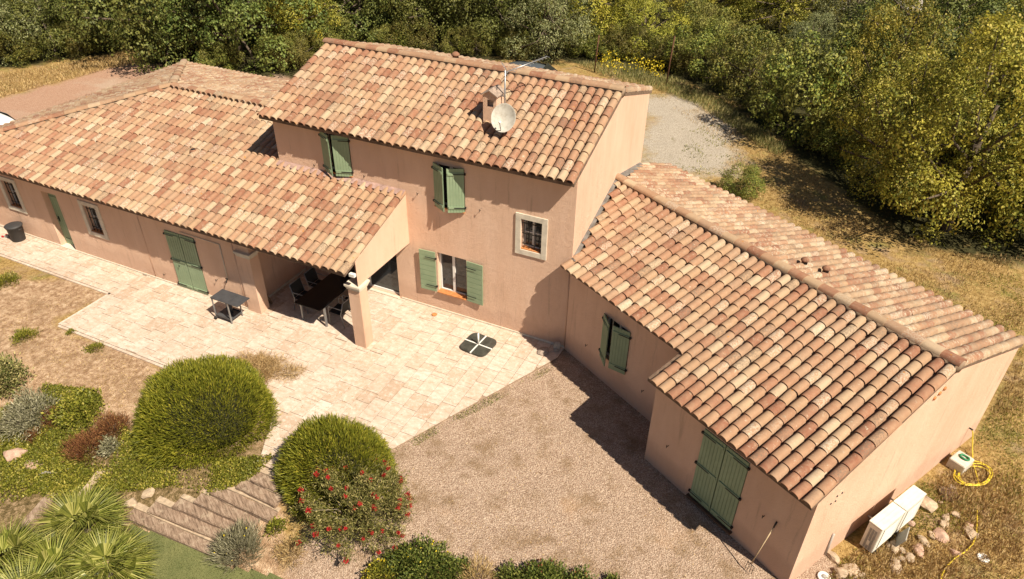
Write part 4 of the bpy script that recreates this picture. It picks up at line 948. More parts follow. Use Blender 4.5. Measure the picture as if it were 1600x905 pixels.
palm((28, 892), 'fan palm at the bottom left corner', 28, 1.2); palm((98, 915), 'middle fan palm of the clump at the bottom edge', 30, 1.25); palm((176, 905), 'rightmost fan palm of the clump next to the lawn', 30, 1.2)
palm((60, 960), 'lowest fan palm, mostly below the bottom picture edge', 24, 1.4)
# ground cover and grasses: nobody could count them
def scatter(name, label, cat, uvpoly, n, L, Wd, mat, hgt=.07, dens=None, spread=.8, up=.5, z0=-.06):
    us = [p[0] for p in uvpoly]; vs_ = [p[1] for p in uvpoly]; P = []
    while len(P) < n:
        u, v = random.uniform(min(us), max(us)), random.uniform(min(vs_), max(vs_))
        if not inpoly(u, v, uvpoly): continue
        q = gnd(u, v)
        if dens and random.random() > dens(q[0], q[1]): n -= 1; continue
        P.append((q[0], q[1], q[2]+z0+random.random()*hgt))
    P = np.array(P); N = np.tile(np.array([0, 0, .5]), (len(P), 1))
    o = link(name, np_mesh(name, leaves(P, N, L, Wd, spread, up), len(P), 4, mat)); tag(o, label, cat, None, 'stuff'); return o
nz = lambda s, ph, th: (lambda x, y: 1. if math.sin(x*s+ph+1.5*math.sin(y*s*.8))+math.sin(y*s*1.2+ph*2+1.2*math.sin(x*s))+random.uniform(-.7, .7) > th else .06)
scatter('ground_cover', 'lime green creeping ground cover around the steps and dry shrubs', 'ground cover',
        [(0, 640), (70, 600), (150, 610), (215, 690), (300, 720), (430, 712), (400, 745), (330, 775), (270, 760), (180, 770), (110, 800), (60, 770), (0, 790)], 60000, .052, .040, LIME, .12, nz(2.1, .4, -.75))
scatter('dry_grass', 'dry yellow grass on the verge and around the right wing', 'grass',
        [(1290, 905), (1600, 905), (1600, 400), (1480, 395), (1330, 330), (1250, 250), (1160, 205), (1100, 170), (1040, 148), (1010, 140), (1150, 240), (1110, 280), (1290, 380), (1460, 460), (1600, 530), (1530, 690)], 26000, .13, .018, STRAW, .02, nz(1.3, .9, -.25), .6, .9)
scatter('weeds', 'green weeds among the dry grass beside the right wing', 'weeds',
        [(1290, 905), (1600, 905), (1600, 430), (1480, 420), (1560, 540), (1600, 560), (1520, 690), (1420, 770)], 15000, .075, .02, LIME, .03, nz(1.5, 2.0, .15), .8, .7)
scatter('gravel_weeds', 'sparse weeds growing through the rear gravel behind the right wing', 'weeds',
        [(1075, 205), (1120, 190), (1170, 225), (1160, 262), (1105, 278), (1060, 262)], 1500, .10, .03, LIME, .02, nz(2.6, 1.0, .55), .9, .4)
scatter('dry_grass', 'dry straw-coloured grass between the left drive and the trees', 'grass',
        [(0, 115), (110, 98), (190, 82), (240, 85), (200, 100), (90, 128), (0, 152)], 6000, .16, .03, STRAW, .02, nz(.9, .2, -.6), .6, .9)
scatter('meadow_weeds', 'tall yellow-flowering weeds between the rear gravel and the trees', 'weeds',
        [(900, 100), (960, 100), (1060, 125), (1130, 160), (1230, 235), (1215, 245), (1150, 205), (1090, 165), (1030, 142), (940, 118)], 9000, .28, .022, CREAM, .05, None, .6, .9)
scatter('yellow_blossom', 'yellow wild flowers standing before the trees between the rusty posts', 'flowers',
        [(930, 100), (960, 92), (1020, 92), (1055, 105), (1030, 125), (960, 118)], 1500, .10, .09, YFL, .75, nz(1.6, 1.1, .2))
scatter('gravel_litter', 'dry leaf litter scattered over the front gravel', 'litter',
        [(640, 700), (800, 600), (880, 575), (1180, 905), (620, 905), (650, 800)], 4200, .035, .018, STRAW, .012, nz(1.5, .7, .0), 2., 0.)
scatter('soil_litter', 'dry litter on the bare soil left of the dome shrub', 'litter',
        [(0, 410), (165, 460), (96, 510), (255, 580), (200, 640), (60, 600), (0, 520)], 6500, .05, .014, STRAW, .012, nz(1.3, .2, -.4), 2., 0.)

# ================================================================== STEPS, LAWN, EDGING
def sleeper_mat():
    t = NT('old_sleeper'); p = t.coord('Object'); r = t.new('ShaderNodeMapping'); r.inputs['Rotation'].default_value = (0, 0, rad(31)); t.l.new(p, r.inputs[0]); p = r.outputs[0]
    c = t.ramp(t.noise(p, 26, 6, .75, (.12, 1, 1)), [(.36, (.115, .075, .050)), (.52, (.265, .180, .125)), (.68, (.40, .30, .225))])
    c = t.mix(t.ramp(t.noise(p, 5, 6, .75), [(.52, 0), (.64, .7)]), c, (.40, .31, .22)); t.color(c); t.b.inputs['Roughness'].default_value = .95
    t.bump(t.noise(p, 30, 5, .7, (.15, 1, 1)), .7, .02); return t.m
SLEEPER = sleeper_mat()
PALE_STONE = plain('pale_stone', (.43, .325, .225), .95, 0, .25, 9); PINK_STONE = plain('pink_stone', (.46, .30, .22), .95, 0, .25, 9)
st = thing('garden_steps', 'flight of weathered wooden sleeper steps from the terrace down to the lawn', 'steps', tuple(gnd(330, 770)))
stl = np.array(st.location)
ZS = lambda a, b: (a/2.963, 600+b/2.963)
def beam(P, Q, w, h, name, mat, parent, off, bev=.015):
    P, Q = Vector([float(k) for k in P]), Vector([float(k) for k in Q]); d = (Q-P); L = d.length; d.normalize(); sd_ = d.cross(Vector((0, 0, 1))).normalized(); up = sd_.cross(d)
    m = MB(); n = 7; V = []
    for i in range(n):
        c = P+d*L*i/(n-1)-Vector([float(k) for k in off]); j = lambda: random.uniform(-.012, .012)
        V += [c-sd_*(w/2+j())-up*h, c+sd_*(w/2+j())-up*h, c+sd_*(w/2+j())+up*j(), c-sd_*(w/2+j())+up*j()]
    Fs = [(i*4+k, i*4+(k+1) % 4, (i+1)*4+(k+1) % 4, (i+1)*4+k) for i in range(n-1) for k in range(4)]+[(3, 2, 1, 0), ((n-1)*4, (n-1)*4+1, (n-1)*4+2, (n-1)*4+3)]
    m.add(V, Fs); return m.build(name, mat, parent, bev)
for k, (a, b) in enumerate([((600, 600), (985, 768)), ((700, 572), (1045, 705)), ((815, 552), (1100, 668)), ((915, 528), (1190, 650)), ((990, 488), (1270, 618)), ((1110, 460), (1290, 550)), ((1175, 425), (1300, 485))]):
    P, Q = gnd(*ZS(*a)), gnd(*ZS(*b)); z = (P[2]+Q[2])/2; P[2] = Q[2] = z+.03
    beam(P, Q, .27, .16, 'sleeper', SLEEPER, st, stl)
    D = np.array([Q[0]-P[0], Q[1]-P[1]]); D /= np.linalg.norm(D); nn = np.array([-D[1], D[0], 0])
    if nn[1] < 0: nn = -nn
    P2, Q2 = P+nn*.22, Q+nn*.22; P2[2] += .018; Q2[2] += .018; beam(P2, Q2, .16, .14, 'gravel_tread', PALE_STONE, st, stl, .004)
def turf():
    poly = [gnd(u, v)[:2] for u, v in ((205, 815), (232, 828), (300, 850), (335, 862), (352, 884), (410, 893), (470, 915), (480, 990), (120, 990), (180, 880))]
    m = MB(); s = .09; xs = np.arange(min(p[0] for p in poly), max(p[0] for p in poly), s); ys = np.arange(min(p[1] for p in poly), max(p[1] for p in poly), s)
    for x in xs:
        for y in ys:
            if inpoly(x, y, poly): m.add([(x+i*s, y+j*s, float(gh(x+i*s, y+j*s))-.025) for i, j in ((-.5, -.5), (.5, -.5), (.5, .5), (-.5, .5))], [(0, 1, 2, 3)], True)
    t = NT('turf'); p = t.pos(); c = t.ramp(t.noise(p, 2.2, 5, .65), [(.35, (.085, .10, .030)), (.7, (.165, .165, .060))])
    c = t.mix(t.ramp(t.noise(p, 60, 4, .8), [(.4, 0), (.7, .6)]), c, (.22, .22, .09)); t.color(c); t.b.inputs['Roughness'].default_value = .8
    t.bump(t.noise(p, 90, 4, .8), .8, .02); o = m.build('lawn', t.m); tag(o, kind='structure')
    P = []
    while len(P) < 9000:
        x, y = random.uniform(min(p[0] for p in poly), max(p[0] for p in poly)), random.uniform(min(p[1] for p in poly), max(p[1] for p in poly))
        if inpoly(x, y, poly): P.append((x, y, float(gh(x, y))-.03))
    TG = leaf_mat('turf_blade', [(0, (.08, .10, .028)), (.6, (.16, .17, .055)), (1, (.27, .25, .11))], .15, .6, 0)
    o = link('lawn_grass', np_mesh('lawn_grass', leaves(np.array(P), np.tile(np.array([0, 0, .4]), (len(P), 1)), .045, .010, .5, .9), len(P), 4, TG)); tag(o, 'short green lawn blades beside the fan palms', 'grass', None, 'stuff')
turf()
def rock(uv, r, label, mat=None, flat=.6, z=None, seed=None, name='rock', group=None, cat='stone'):
    q = gnd(*uv) if not hasattr(uv, '__len__') or len(uv) == 2 else np.array(uv)
    b = bmesh.new(); bmesh.ops.create_icosphere(b, subdivisions=2, radius=1)
    rr = random.Random(hash(label) % 9999 if seed is None else seed); ph = [rr.uniform(0, 6) for _ in range(6)]
    cuts = [Vector((rr.gauss(0, 1), rr.gauss(0, 1), rr.gauss(0, .8))).normalized() for _ in range(7)]
    for v in b.verts:
        n = v.co.copy(); k = 1
        for c_ in cuts:
            dd = n.dot(c_)
            if dd > .62: k = min(k, .62/dd)
        v.co = n*k*(1+.07*math.sin(5*n.x+ph[0])*math.sin(5*n.y+ph[1]))
        v.co.x *= r*(1+.3*math.sin(ph[2])); v.co.y *= r*(1+.3*math.sin(ph[3])); v.co.z *= r*flat
    me = bpy.data.meshes.new(name); b.to_mesh(me); b.free(); me.materials.append(mat or PALE_STONE)
    o = link(name, me); o.location = (q[0], q[1], q[2]-.055+r*flat*.35+(z or 0)); o.rotation_euler = (0, 0, rr.uniform(0, 6)); tag(o, label, cat, group); return o
ZB = lambda a, b: (1250+a/4.023, 680+b/4.023)
RK = [(800, 435, .20), (920, 515, .13), (985, 500, .11), (905, 555, .13), (880, 622, .17), (1065, 555, .12), (1075, 608, .17), (975, 732, .13), (830, 628, .12), (785, 668, .16),
      (745, 722, .18), (690, 770, .17), (600, 700, .18), (640, 725, .15), (645, 775, .14), (612, 800, .16), (600, 832, .13), (205, 755, .16), (325, 850, .17), (700, 552, .11), (890, 415, .08), (960, 320, .10), (255, 860, .2), (560, 690, .12), (385, 870, .1)]
WHERE = ['beside the far air-conditioning unit', 'on the grass right of the trench, upper of three', 'on the grass, rightmost of the upper stones', 'at the head of the dry trench', 'pinkish, right of the dry trench', 'pinkish, left of the yellow hose', 'broken and pale, touching the yellow hose', 'rounded and pink, left of the white round lid', 'along the trench, third from its head', 'long and flat along the middle of the trench', 'pinkish block along the trench', 'flat and pale near the foot of the trench', 'pale block in front of the near air-conditioning unit', 'next to the pale block in front of the near unit', 'in the line along the trench below the near unit', 'low in the line along the trench', 'lowest in the line along the trench', 'by the waste pipe at the wall corner', 'upright pale chip near the bottom edge', 'round, under the leaning grey board', 'small one under the far air-conditioning unit', 'pale, above the rusty manhole plate', 'broad and flat at the wall corner', 'small one tucked under the near air-conditioning unit', 'small one at the bottom edge by the wall corner']
for k, ((a, b, r), w) in enumerate(zip(RK, WHERE)):
    rock(ZB(a, b), r, 'stone '+w, PINK_STONE if 'pink' in w or 'round' in w else PALE_STONE, .55, None, k, group='loose stones beside the right wing')
rock((25, 712), .30, 'large pinkish stone at the left edge above the log', PINK_STONE, .6, None, 41); rock((52, 725), .2, 'pinkish stone right of the large one at the left edge', PINK_STONE, .5, None, 42)
rock((20, 850), .25, 'white stone at the foot of the weathered log', PALE_STONE, .5, None, 43); rock((232, 770), .2, 'pale stone at the upper left end of the sleeper steps', PALE_STONE, .5, None, 44); rock((205, 785), .16, 'small pale stone between the palms and the steps', PALE_STONE, .5, None, 45)
o = beam(gnd(18, 846)+np.array([0, 0, .06]), gnd(84, 770)+np.array([0, 0, .02]), .26, .2, 'weathered_log', SLEEPER, None, (0, 0, 0), .02); tag(o, 'weathered split log lying in the ground cover at the left', 'log')
o = beam(gnd(55, 868), gnd(92, 812), .24, .12, 'edging_stone', PALE_STONE, None, (0, 0, 0), .02); tag(o, 'lower of two pale stone edging strips leading to the palms', 'edging')
o = beam(gnd(100, 805), gnd(160, 733), .20, .12, 'edging_stone', PALE_STONE, None, (0, 0, 0), .02); tag(o, 'upper of two pale stone edging strips leading to the palms', 'edging')
m = MB(); q = gnd(72, 740); m.tube([q+np.array([-.12, -.1, .0]), q+np.array([0, 0, .05]), q+np.array([.28, .12, .03])], [.02, .03, .012], 7); o = m.build('driftwood', plain('grey_wood', (.36, .32, .27), .9)); tag(o, 'grey branch lying on the ground cover at the left', 'branch')

# ================================================================== TERRACE FURNITURE
def legs(pts, h, r, name, mat, t, foot=None):
    for x, y in pts:
        m = MB(); m.box((x, y, h/2), (r, r, h)); m.build(name, mat, t, .003)
t = thing('serving_trolley', 'charcoal metal serving trolley with a lower shelf standing by the wall', 'trolley', (-9.78, -3.2, .0))
m = MB(); m.box((0, 0, .78), (.66, .52, .03)); m.build('tray_top', DARK_METAL, t, .004)
m = MB(); m.box((.535, 0, .778), (.405, .52, .025)); m.build('side_leaf', DARK_METAL, t, .004)
m = MB(); m.box((0, 0, .13), (.62, .48, .02)); m.box((0, .235, .155), (.62, .012, .05)); m.box((0, -.235, .155), (.62, .012, .05)); m.build('lower_shelf', DARK_METAL, t)
legs([(sx*.3, sy*.225) for sx in (-1, 1) for sy in (-1, 1)], .762, .035, 'leg', GREY_METAL, t)
m = MB(); m.tube([(-.30, -.26, .0), (-.30, -.26, .10)], .0, 6) if False else m.lathe([(.01, -.02), (.05, -.02), (.05, .02), (.01, .02)], 14); me = m.mesh('wheel', IRON)
for sy in (-.27, .27): o = link('wheel', me, t); o.location = (-.3, sy, .052); o.rotation_euler = (rad(90), 0, 0)
m = MB(); m.box((.02, .1, .44), (.16, .14, .02)); m.tube([(.02, .1, .14), (.02, .1, .44)], .05, 10); m.build('gas_bottle', DARK_METAL, t)

t = thing('dining_table', 'long black-topped dining table in the shade of the porch', 'table', (-7.28, -1.55, 0))
m = MB(); m.box((0, 0, .735), (.96, 1.9, .03)); m.build('table_top', plain('black_glass', (.012, .012, .013), .25, 0, .05), t, .004)
m = MB(); m.box((0, 0, .705), (.9, 1.8, .03)); m.build('frame', GREY_METAL, t)
legs([(sx*.44, sy*.72) for sx in (-1, 1) for sy in (-1, 1)], .70, .055, 'leg', GREY_METAL, t)
def chair(x, y, rz, label):
    t = thing('garden_chair', label, 'chair', (x, y, 0), rz, 'garden chairs around the porch table')
    FAB = plain('black_mesh', (.02, .02, .02), .8)
    m = MB(); m.box((0, 0, .44), (.48, .46, .02)); m.build('seat', FAB, t, .006)
    m = MB(); V = []; n = 6
    for i in range(n):
        f = i/(n-1); V += [(-.23, .23+.10*f**1.5, .46+.44*f), (.23, .23+.10*f**1.5, .46+.44*f)]
    m.add(V+[(x_, y_+.015, z_) for x_, y_, z_ in V], [(2*i, 2*i+1, 2*i+3, 2*i+2) for i in range(n-1)]+[(2*n+2*i+2, 2*n+2*i+3, 2*n+2*i+1, 2*n+2*i) for i in range(n-1)]); m.build('backrest', FAB, t)
    for s in (-1, 1):
        m = MB(); m.tube([(s*.25, -.22, 0), (s*.25, -.21, .62), (s*.25, -.15, .66), (s*.25, .2, .65), (s*.25, .27, .66)], .013, 7); m.build('armrest', GREY_METAL, t)
        m = MB(); m.tube([(s*.25, .30, 0), (s*.25, .22, .44), (s*.24, .34, .9)], .013, 7); m.build('leg', GREY_METAL, t)
    m = MB(); m.tube([(-.24, .34, .9), (.24, .34, .9)], .013, 7); m.build('top_rail', GREY_METAL, t)
chair(-6.62, -1.85, rad(-90), 'nearest black garden chair on the right of the porch table'); chair(-6.60, -1.18, rad(-90), 'second black garden chair on the right of the porch table')
chair(-7.98, -1.75, rad(90), 'black garden chair on the left of the porch table'); chair(-7.98, -1.05, rad(90), 'black garden chair deep in the porch shade left of the table')
for k, (a, b, c_) in enumerate((((-9.22, -2.02, .0), (-9.40, -2.12, .85), 'darker of two planks leaning in the porch corner'), ((-9.10, -2.05, .0), (-9.39, -2.18, .72), 'lighter of two planks leaning in the porch corner'))):
    o = beam(a, b, .09, .03, 'leaning_plank', plain('plank_wood%d' % k, ((.12, .075, .045), (.26, .17, .10))[k], .85), None, (0, 0, 0), .003); tag(o, c_, 'plank')

t = thing('parasol_base', 'parasol base of four dark quarter slabs and a white cross on the terrace', 'parasol base', (-2.32, -1.06, 0), rad(-4))
BLK = plain('wet_black_slab', (.06, .06, .05), .35, 0, .3, 7)
for q in range(4):
    P = [(.025, .025), (.44, .025)]+[(.25+.19*math.cos(a), .25+.19*math.sin(a)) for a in np.linspace(0, math.pi/2, 6)]+[(.025, .44)]
    c_, s_ = math.cos(q*math.pi/2), math.sin(q*math.pi/2); m = MB(); m.prism([(x*c_-y*s_, x*s_+y*c_) for x, y in P], .02, .075); m.build('slab', BLK, t, .006)
m = MB(); m.box((0, 0, .05), (.9, .045, .03)); m.build('cross_bar', WHITE, t); m = MB(); m.box((0, 0, .052), (.045, .9, .03)); m.build('cross_bar', WHITE, t)
m = MB(); m.tube([(0, 0, .06), (0, 0, .46)], .026, 12); m.build('pole_socket', WHITE, t)
rock((-.52, -.44, .055), .24, 'flat grey stone lying at the inner corner of the terrace', plain('grey_stone', (.34, .27, .22), .95, 0, .2, 9), .35, None, 71)
t = thing('concrete_block', 'broken upright concrete lump against the wall at the inner corner', 'block', (-.2, -.2, 0)); m = MB(); m.box((0, 0, .13), (.2, .12, .26), .4); m.box((.02, -.07, .05), (.12, .1, .1), .9); m.build('lump', plain('concrete', (.40, .36, .31), .95, 0, .2, 12), t, .02)
m = MB(); m.lathe([(.01, 0), (.075, 0), (.085, .02), (.07, .022), (.01, .012)], 18, (0, 0, 0)); o = m.build('saucer', SILL); o.location = (-4.24, -.32, .002); tag(o, 'small terracotta saucer on the terrace below the open window', 'saucer')
t = thing('rubbish_bin', 'black plastic rubbish bin with a lid by the far left wall', 'bin', (-19.72, -2.98, 0)); PL = plain('black_plastic', (.045, .043, .043), .6, 0, .1)
m = MB(); m.lathe([(.01, 0), (.20, 0), (.215, .02), (.255, .52), (.275, .53), (.275, .56), (.01, .56)], 24); m.build('body', PL, t)
m = MB(); m.lathe([(.285, .555), (.29, .585), (.22, .62), (.06, .635), (.01, .637)], 24); m.build('lid', PL, t)
for s in (-1, 1): m = MB(); m.tube([(s*.27, -.06, .5), (s*.32, -.05, .5), (s*.32, .05, .5), (s*.27, .06, .5)], .012, 6); m.build('handle', PL, t)
m = MB(); m.box((0, 0, .18), (.2, .16, .36), .3); o = m.build('black_box', PL, None, .01); o.location = (-20.12, -2.83, .0); tag(o, 'small black box behind the rubbish bin', 'box')
t = thing('garden_gloves', 'red and grey work gloves beside the rubbish bin', 'gloves', (-20.25, -3.05, .0)); m = MB(); m.box((0, 0, .04), (.16, .1, .07), .4); m.build('cuff', GREY_METAL, t, .02)
for k in range(2): m = MB(); m.box((-.13+.02*k, -.08+.13*k, .035), (.1, .07, .06), .3*k); m.build('palm', plain('red_rubber', (.45, .03, .03), .6), t, .02)
# ================================================================== RIGHT WING SIDE
def wthing(name, label, cat, u, v, z=-.05): return thing(name, label, cat, tuple(W3(u, v, z)), ANG)
CAS = plain('cream_casing', (.66, .62, .54), .5, 0, .08, 5); GRL = plain('unit_grille', (.30, .29, .27), .6)
for v0, v1, lab, du in ((1.09, 1.95, 'nearer white air-conditioning unit against the wing wall', 0), (1.98, 2.78, 'farther white air-conditioning unit against the wing wall', .0)):
    L = v1-v0; t = wthing('air_conditioner', lab, 'air conditioner', 9.04+du, (v0+v1)/2)
    m = MB(); m.box((0, 0, .46), (.29, L, .76)); m.build('casing', CAS, t, .012)
    m = MB(); m.box((0, 0, .857), (.31, L+.01, .035)); m.build('lid', CAS, t, .006)
    for k in range(3): m = MB(); m.box((-.09+.09*k, 0, .877), (.012, L*.96, .006)); m.build('rib', CAS, t)
    m = MB(); m.box((.148, -.02, .46), (.012, L*.62, .6)); m.build('fan_panel', GRL, t)
    for k in range(11): m = MB(); m.box((.158, -.02, .19+.054*k), (.012, L*.62, .010)); m.build('louvre', CAS, t)
    for sy in (-.3, .3): m = MB(); m.box((0, sy, .045), (.34, .07, .09)); m.build('foot', IRON, t)
    for k in range(3): m = MB(); m.box((-.06+.06*k, -L/2-.004, .42), (.04, .01, .6)); m.build('side_rib', GRL, t)
    m = MB(); m.box((.0, -L/2-.008, .3), (.06, .012, .14)); m.build('valve_cover', CAS, t)
    m = MB(); m.tube([(-.15, .2, .3), (-.3, .2, .32), (-.41, .2, .30)], .02, 7); m.build('pipe', WHITE, t)
P = W3(9.36, 1.86, .0); m = MB(); m.box((0, 0, 0), (.02, .42, .44), 0, (Matrix.Rotation(ANG+.35, 3, 'Z')@Matrix.Rotation(.35, 3, 'Y'))); o = m.build('leaning_board', plain('grey_board', (.30, .28, .24), .8)); o.location = P+np.array([0, 0, .17]); tag(o, 'grey board leaning in front of the air-conditioning units', 'board')
t = wthing('concrete_plinth', 'pale concrete block with a green lump on top beside the hose', 'block', 8.94, 5.18); m = MB(); m.box((0, 0, .14), (.38, .48, .28)); m.build('block', plain('pale_concrete', (.56, .51, .43), .9, 0, .15, 8), t, .015)
GP = plain('green_plastic', (.03, .20, .08), .5); 
m = MB(); m.tube([(.02+.10*math.cos(a), .06+.07*math.sin(a), .305+.01*math.sin(3*a)) for a in np.linspace(0, 6.28, 18)], .025, 6); m.build('green_strap', GP, t)
YH = plain('yellow_hose', (.66, .50, .045), .45, 0, .06)
t = thing('garden_hose', 'yellow garden hose coiled beside the pale concrete block', 'hose', tuple(gnd(1522, 740))); o3 = np.array(t.location)
pts = [W3(8.66, 5.85, .62)-o3, W3(8.72, 5.85, .58)-o3, gnd(1517, 705)-o3+np.array([0, 0, .1]), gnd(1520, 722)-o3]
for k in range(60):
    a = k*.36; rr_ = 1-.10*math.sin(a*.31); pts.append(gnd(1520+27*rr_*math.cos(a+1.2)+4*math.sin(a*.21), 742+17*rr_*math.sin(a+1.2)+3*math.sin(a*.33))-o3+np.array([0, 0, .01+.012*(k % 7)/7]))
m = MB(); m.tube(pts, .014, 7); m.build('hose', YH, t)
m = MB(); P = W3(8.62, 5.85, .62)-o3; m.tube([P, P+np.array(WU)*.09], .02, 8); m.build('tap', IRON, t)
hp = [(1527, 797), (1527, 815), (1526, 835), (1520, 850), (1508, 862), (1492, 872), (1480, 884), (1472, 898), (1469, 915)]
m = MB(); o0 = gnd(1520, 850); m.tube([gnd(*q)-o0+np.array([0, 0, -.01]) for q in hp], .014, 7); o = m.build('garden_hose', YH); o.location = Vector([float(k) for k in o0]); tag(o, 'loose yellow hose end snaking to the bottom edge', 'hose')
def disc(uv, r, label, name, mat, hole):
    m = MB(); m.lathe([(.01, 0), (r, 0), (r, .03), (r*.8, .035), (r*.75, .028), (.01, .03)], 24); t = thing(name, label, 'cover', tuple(gnd(*uv)-np.array([0, 0, .05]))); m.build('rim', mat, t)
    m = MB(); m.lathe([(.01, .031), (r*hole, .031), (r*hole, .040), (.01, .040)], 16); m.build('knob', GRL, t)
disc(ZB(1155, 765), .12, 'white round plastic cover on the grass right of the hose', 'inspection_cover', WHITE, .3); disc((1288, 900), .13, 'white round cover with a dark centre at the wall corner', 'inspection_cover', WHITE, .4)
m = MB(); m.box((0, 0, .0), (.42, .42, .02), .3); o = m.build('manhole_plate', plain('rusty_plate', (.16, .10, .065), .9, 0, .3, 8), None, .004); o.location = Vector([float(k) for k in gnd(*ZB(940, 365))])-Vector((0, 0, .03)); tag(o, 'rusty square manhole plate in the grass near the hose coil', 'manhole')
t = thing('garden_fork', 'wooden-handled garden fork leaning on the shaded wing wall', 'garden tool', tuple(W3(7.95, -1.40, -.05))); b0 = W3(7.95, -1.40, -.05)
m = MB(); m.tube([W3(7.95, -1.38, .22)-b0, W3(8.0, -1.06, 1.22)-b0], .013, 7); m.build('handle', plain('ash_wood', (.48, .36, .22), .7), t)
m = MB(); m.tube([W3(8.0, -1.06, 1.22)-b0, W3(8.01, -1.03, 1.38)-b0], .019, 8); m.build('grip', IRON, t)
m = MB(); m.tube([W3(7.86, -1.38, .2)-b0, W3(8.04, -1.38, .2)-b0], .008, 6); m.build('crosspiece', IRON, t)
for k in range(4): m = MB(); u_ = 7.87+.055*k; m.tube([W3(u_, -1.38, .2)-b0, W3(u_, -1.42, .0)-b0], .006, 5); m.build('tine', IRON, t)

# ================================================================== ROOF EQUIPMENT
mx, my = -2.70, 1.36
t = thing('aerial_mast', 'grey television aerial mast strapped to the chimney above the roof', 'aerial', (mx, my, 5.95))
m = MB(); m.tube([(0, 0, -.05), (0, 0, 1.42)], .022, 10); m.build('mast', STEEL, t)
E_ = np.array([.68, 1.2, .2]); m = MB(); m.tube([(0, 0, 1.36), np.array([0, 0, 1.36])+E_], .014, 6); m.build('boom', STEEL, t)
for k in range(12):
    c_ = np.array([0, 0, 1.36])+E_*(.15+.85*k/11); s_ = np.array([.87, -.49, 0])*(.15-.005*k); m = MB(); m.tube([c_-s_, c_+s_], .006, 5); m.build('element', STEEL, t)
for s in (-1, 1): m = MB(); m.tube([(.06, .04, 1.38), (-.10, .0, 1.38+s*.22)], .006, 5); m.build('reflector_arm', STEEL, t)
for s in (-1, 1):
    for k in range(4): q = np.array([.06, .04, 1.38])+(np.array([-.10, .0, 1.38+s*.22])-np.array([.06, .04, 1.38]))*(k+1)/4; m = MB(); m.tube([q-np.array([-.1, .16, 0]), q+np.array([-.1, .16, 0])], .004, 5); m.build('reflector_bar', STEEL, t)
for z in (.28, .72): m = MB(); m.box((-.11, -.0, z), (.26, .035, .03)); m.build('bracket', STEEL, t)
t = thing('satellite_dish', 'weathered white satellite dish in front of the chimney', 'satellite dish', (-2.46, .95, 5.86))
def dish_mat():
    tt = NT('dish_paint'); p = tt.pos(); c = tt.ramp(tt.noise(p, 7, 6, .75), [(.42, (.52, .49, .43)), (.6, (.43, .395, .335)), (.72, (.30, .25, .18))]); tt.color(c); tt.b.inputs['Roughness'].default_value = .6; return tt.m
m = MB(); pr_ = [(.005+.355*k/8, .085*(k/8)**2) for k in range(9)]; m.lathe(pr_+[(.365, .085), (.36, .075)]+[(max(.005, r-.004), z-.012) for r, z in pr_[::-1]], 36)
o = m.build('reflector', dish_mat(), t); dn = Vector((.10, -.88, .46)).normalized(); o.location = (.02, -.16, .44); o.rotation_euler = dn.to_track_quat('Z', 'Y').to_euler(); o.scale = (.94, 1.04, 1)
ct = Vector((.02, -.16, .44)); lo = ct+Vector((0, -.17, -.33)); lnb = ct+dn*.42+Vector((0, 0, -.18))
m = MB(); m.tube([ct-dn*.02+Vector((0, .02, -.3)), lo, lnb], .013, 6); m.build('feed_arm', STEEL, t)
m = MB(); m.tube([lnb, lnb-(lnb-ct).normalized()*.1], [.03, .022], 10); m.build('receiver', WHITE, t)
m = MB(); m.tube([ct-dn*.03, (-.24+.0, .41, .40)], .02, 8); m.build('wall_bracket', STEEL, t)

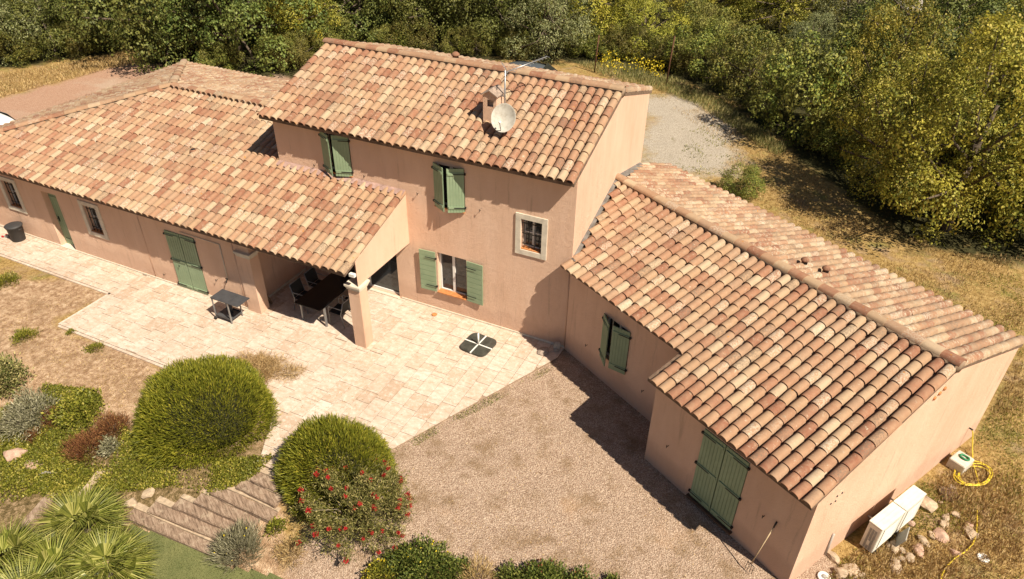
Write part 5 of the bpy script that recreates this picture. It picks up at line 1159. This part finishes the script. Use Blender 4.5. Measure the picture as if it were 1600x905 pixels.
# ================================================================== FAR THINGS
PAINT_W = plain('white_car_paint', (.78, .77, .74), .2, 0, .02); PAINT_G = plain('grey_car_paint', (.10, .115, .135), .2, .3, .03); CG = plain('car_glass', (.015, .017, .02), .05, 0, .02)
def car(loc, rz, paint, label):
    t = thing('parked_car', label, 'car', loc, rz)
    # stations: x, half width low, half width belt, half width roof, belt z, roof z
    ST = [(-2.05, .62, .66, .60, .62, .64), (-1.95, .80, .82, .66, .80, .98), (-1.55, .86, .87, .62, .95, 1.36), (-.9, .87, .88, .62, .96, 1.47), (0, .87, .88, .63, .95, 1.48), (.5, .87, .88, .62, .94, 1.42), (1.15, .86, .87, .66, .92, 1.00), (1.85, .82, .83, .62, .76, .82), (2.08, .66, .68, .5, .55, .58)]
    m = MB(); V = []; k = 8
    for x, a, b, c_, zb, zr in ST: V += [(x, -a, .22), (x, -b, .5), (x, -b, zb), (x, -c_, zr), (x, c_, zr), (x, b, zb), (x, b, .5), (x, a, .22)]
    n = len(ST); Fs = [(i*k+j, i*k+(j+1) % k, (i+1)*k+(j+1) % k, (i+1)*k+j) for i in range(n-1) for j in range(k)]+[tuple(range(k))[::-1], tuple((n-1)*k+j for j in range(k))]
    m.add(V, Fs, True); b = m.build('body', paint, t); md = b.modifiers.new('sub', 'SUBSURF'); md.levels = 1; md.render_levels = 2
    for s in (-1, 1):
        m = MB(); y0, y1 = s*.875, s*.66; m.add([(-1.45, y0, .98), (.95, y0, .96), (.45, y1, 1.33), (-1.25, y1, 1.36)], [(0, 1, 2, 3) if s < 0 else (3, 2, 1, 0)]); m.build('side_window', CG, t)
        m = MB(); m.box((-1.97, s*.66, .86), (.10, .2, .14)); m.build('tail_light', plain('tail_lamp', (.10, .01, .01), .2), t, .03)
        m = MB(); m.box((1.9, s*.58, .66), (.2, .3, .12)); m.build('headlight', WHITE, t, .03)
        m = MB(); m.box((.8, s*.97, .98), (.1, .16, .12)); m.build('mirror', paint, t, .03)
        for x in (-1.3, 1.3):
            m = MB(); m.lathe([(.02, -.1), (.31, -.1), (.33, -.07), (.33, .07), (.31, .1), (.02, .1)], 22); o = m.build('wheel', IRON, t); o.location = (x, s*.80, .32); o.rotation_euler = (rad(90), 0, 0)
            m = MB(); m.lathe([(.02, -.11), (.2, -.105), (.2, .105), (.02, .11)], 14); m.build('rim', STEEL, o)
    if paint is not PAINT_W: m = MB(); m.add([(-1.93, -.6, 1.04), (-1.93, .6, 1.04), (-1.66, .55, 1.34), (-1.66, -.55, 1.34)], [(3, 2, 1, 0)]); m.build('rear_window', CG, t)
    m = MB(); m.add([(1.16, -.62, 1.03), (1.16, .62, 1.03), (.60, .56, 1.42), (.60, -.56, 1.42)], [(0, 1, 2, 3)]); m.build('windscreen', CG, t)
    return t
car((-29.2, 2.2, -.05), rad(176), PAINT_W, 'white car on the drive, cut off by the left picture edge')
car((-9.9, 20.1, -.05), rad(8), PAINT_G, 'dark grey car parked behind the house, mostly hidden by the ridge')
for uv, h, lab in (((929, 112), 2.1, 'left rusty iron post at the edge of the wood'), ((1041, 133), 2.7, 'right rusty iron post at the edge of the wood beside the gravel')):
    q = gnd(*uv); m = MB(); m.tube([(0, 0, -.1), (.03, 0, h*.5), (.10, 0, h)], .04, 7); o = m.build('iron_post', RUST); o.location = Vector([float(k) for k in q]); tag(o, lab, 'post')
q = gnd(1474, 78); m = MB(); m.tube([(0, 0, -.2), (.25, .0, 4), (.6, 0, 8)], [.17, .15, .12], 12); o = m.build('utility_pole', plain('pole_wood', (.36, .27, .22), .85)); o.location = Vector([float(k) for k in q]); tag(o, 'leaning wooden pole above the trees at the top right', 'pole')
m = MB(); m.prism([tuple(gnd(u, v)[:2]) for u, v in ((1300, 14), (1440, 16), (1450, -40), (1290, -40))][::-1], -.1, -.02); o = m.build('lane', plain('pale_lane', (.50, .45, .42), .95, 0, .15, 2)); tag(o, kind='structure')

scatter('terrace_litter', 'dry leaf litter scattered over the terrace near the shrubs', 'litter',
        [(300, 560), (470, 540), (560, 600), (640, 640), (600, 690), (500, 690), (430, 730), (410, 700), (440, 620)], 1500, .045, .012, STRAW, .004, nz(2.3, .5, .5), 2., 0., .002)
scatter('gravel_spill', 'brown weeds and grit along the terrace edge by the gravel', 'weeds',
        [(868, 562), (876, 570), (640, 700), (618, 712), (612, 702)], 2600, .05, .016, CREAM, .02, nz(3.1, .2, .2), 1.2, .3)
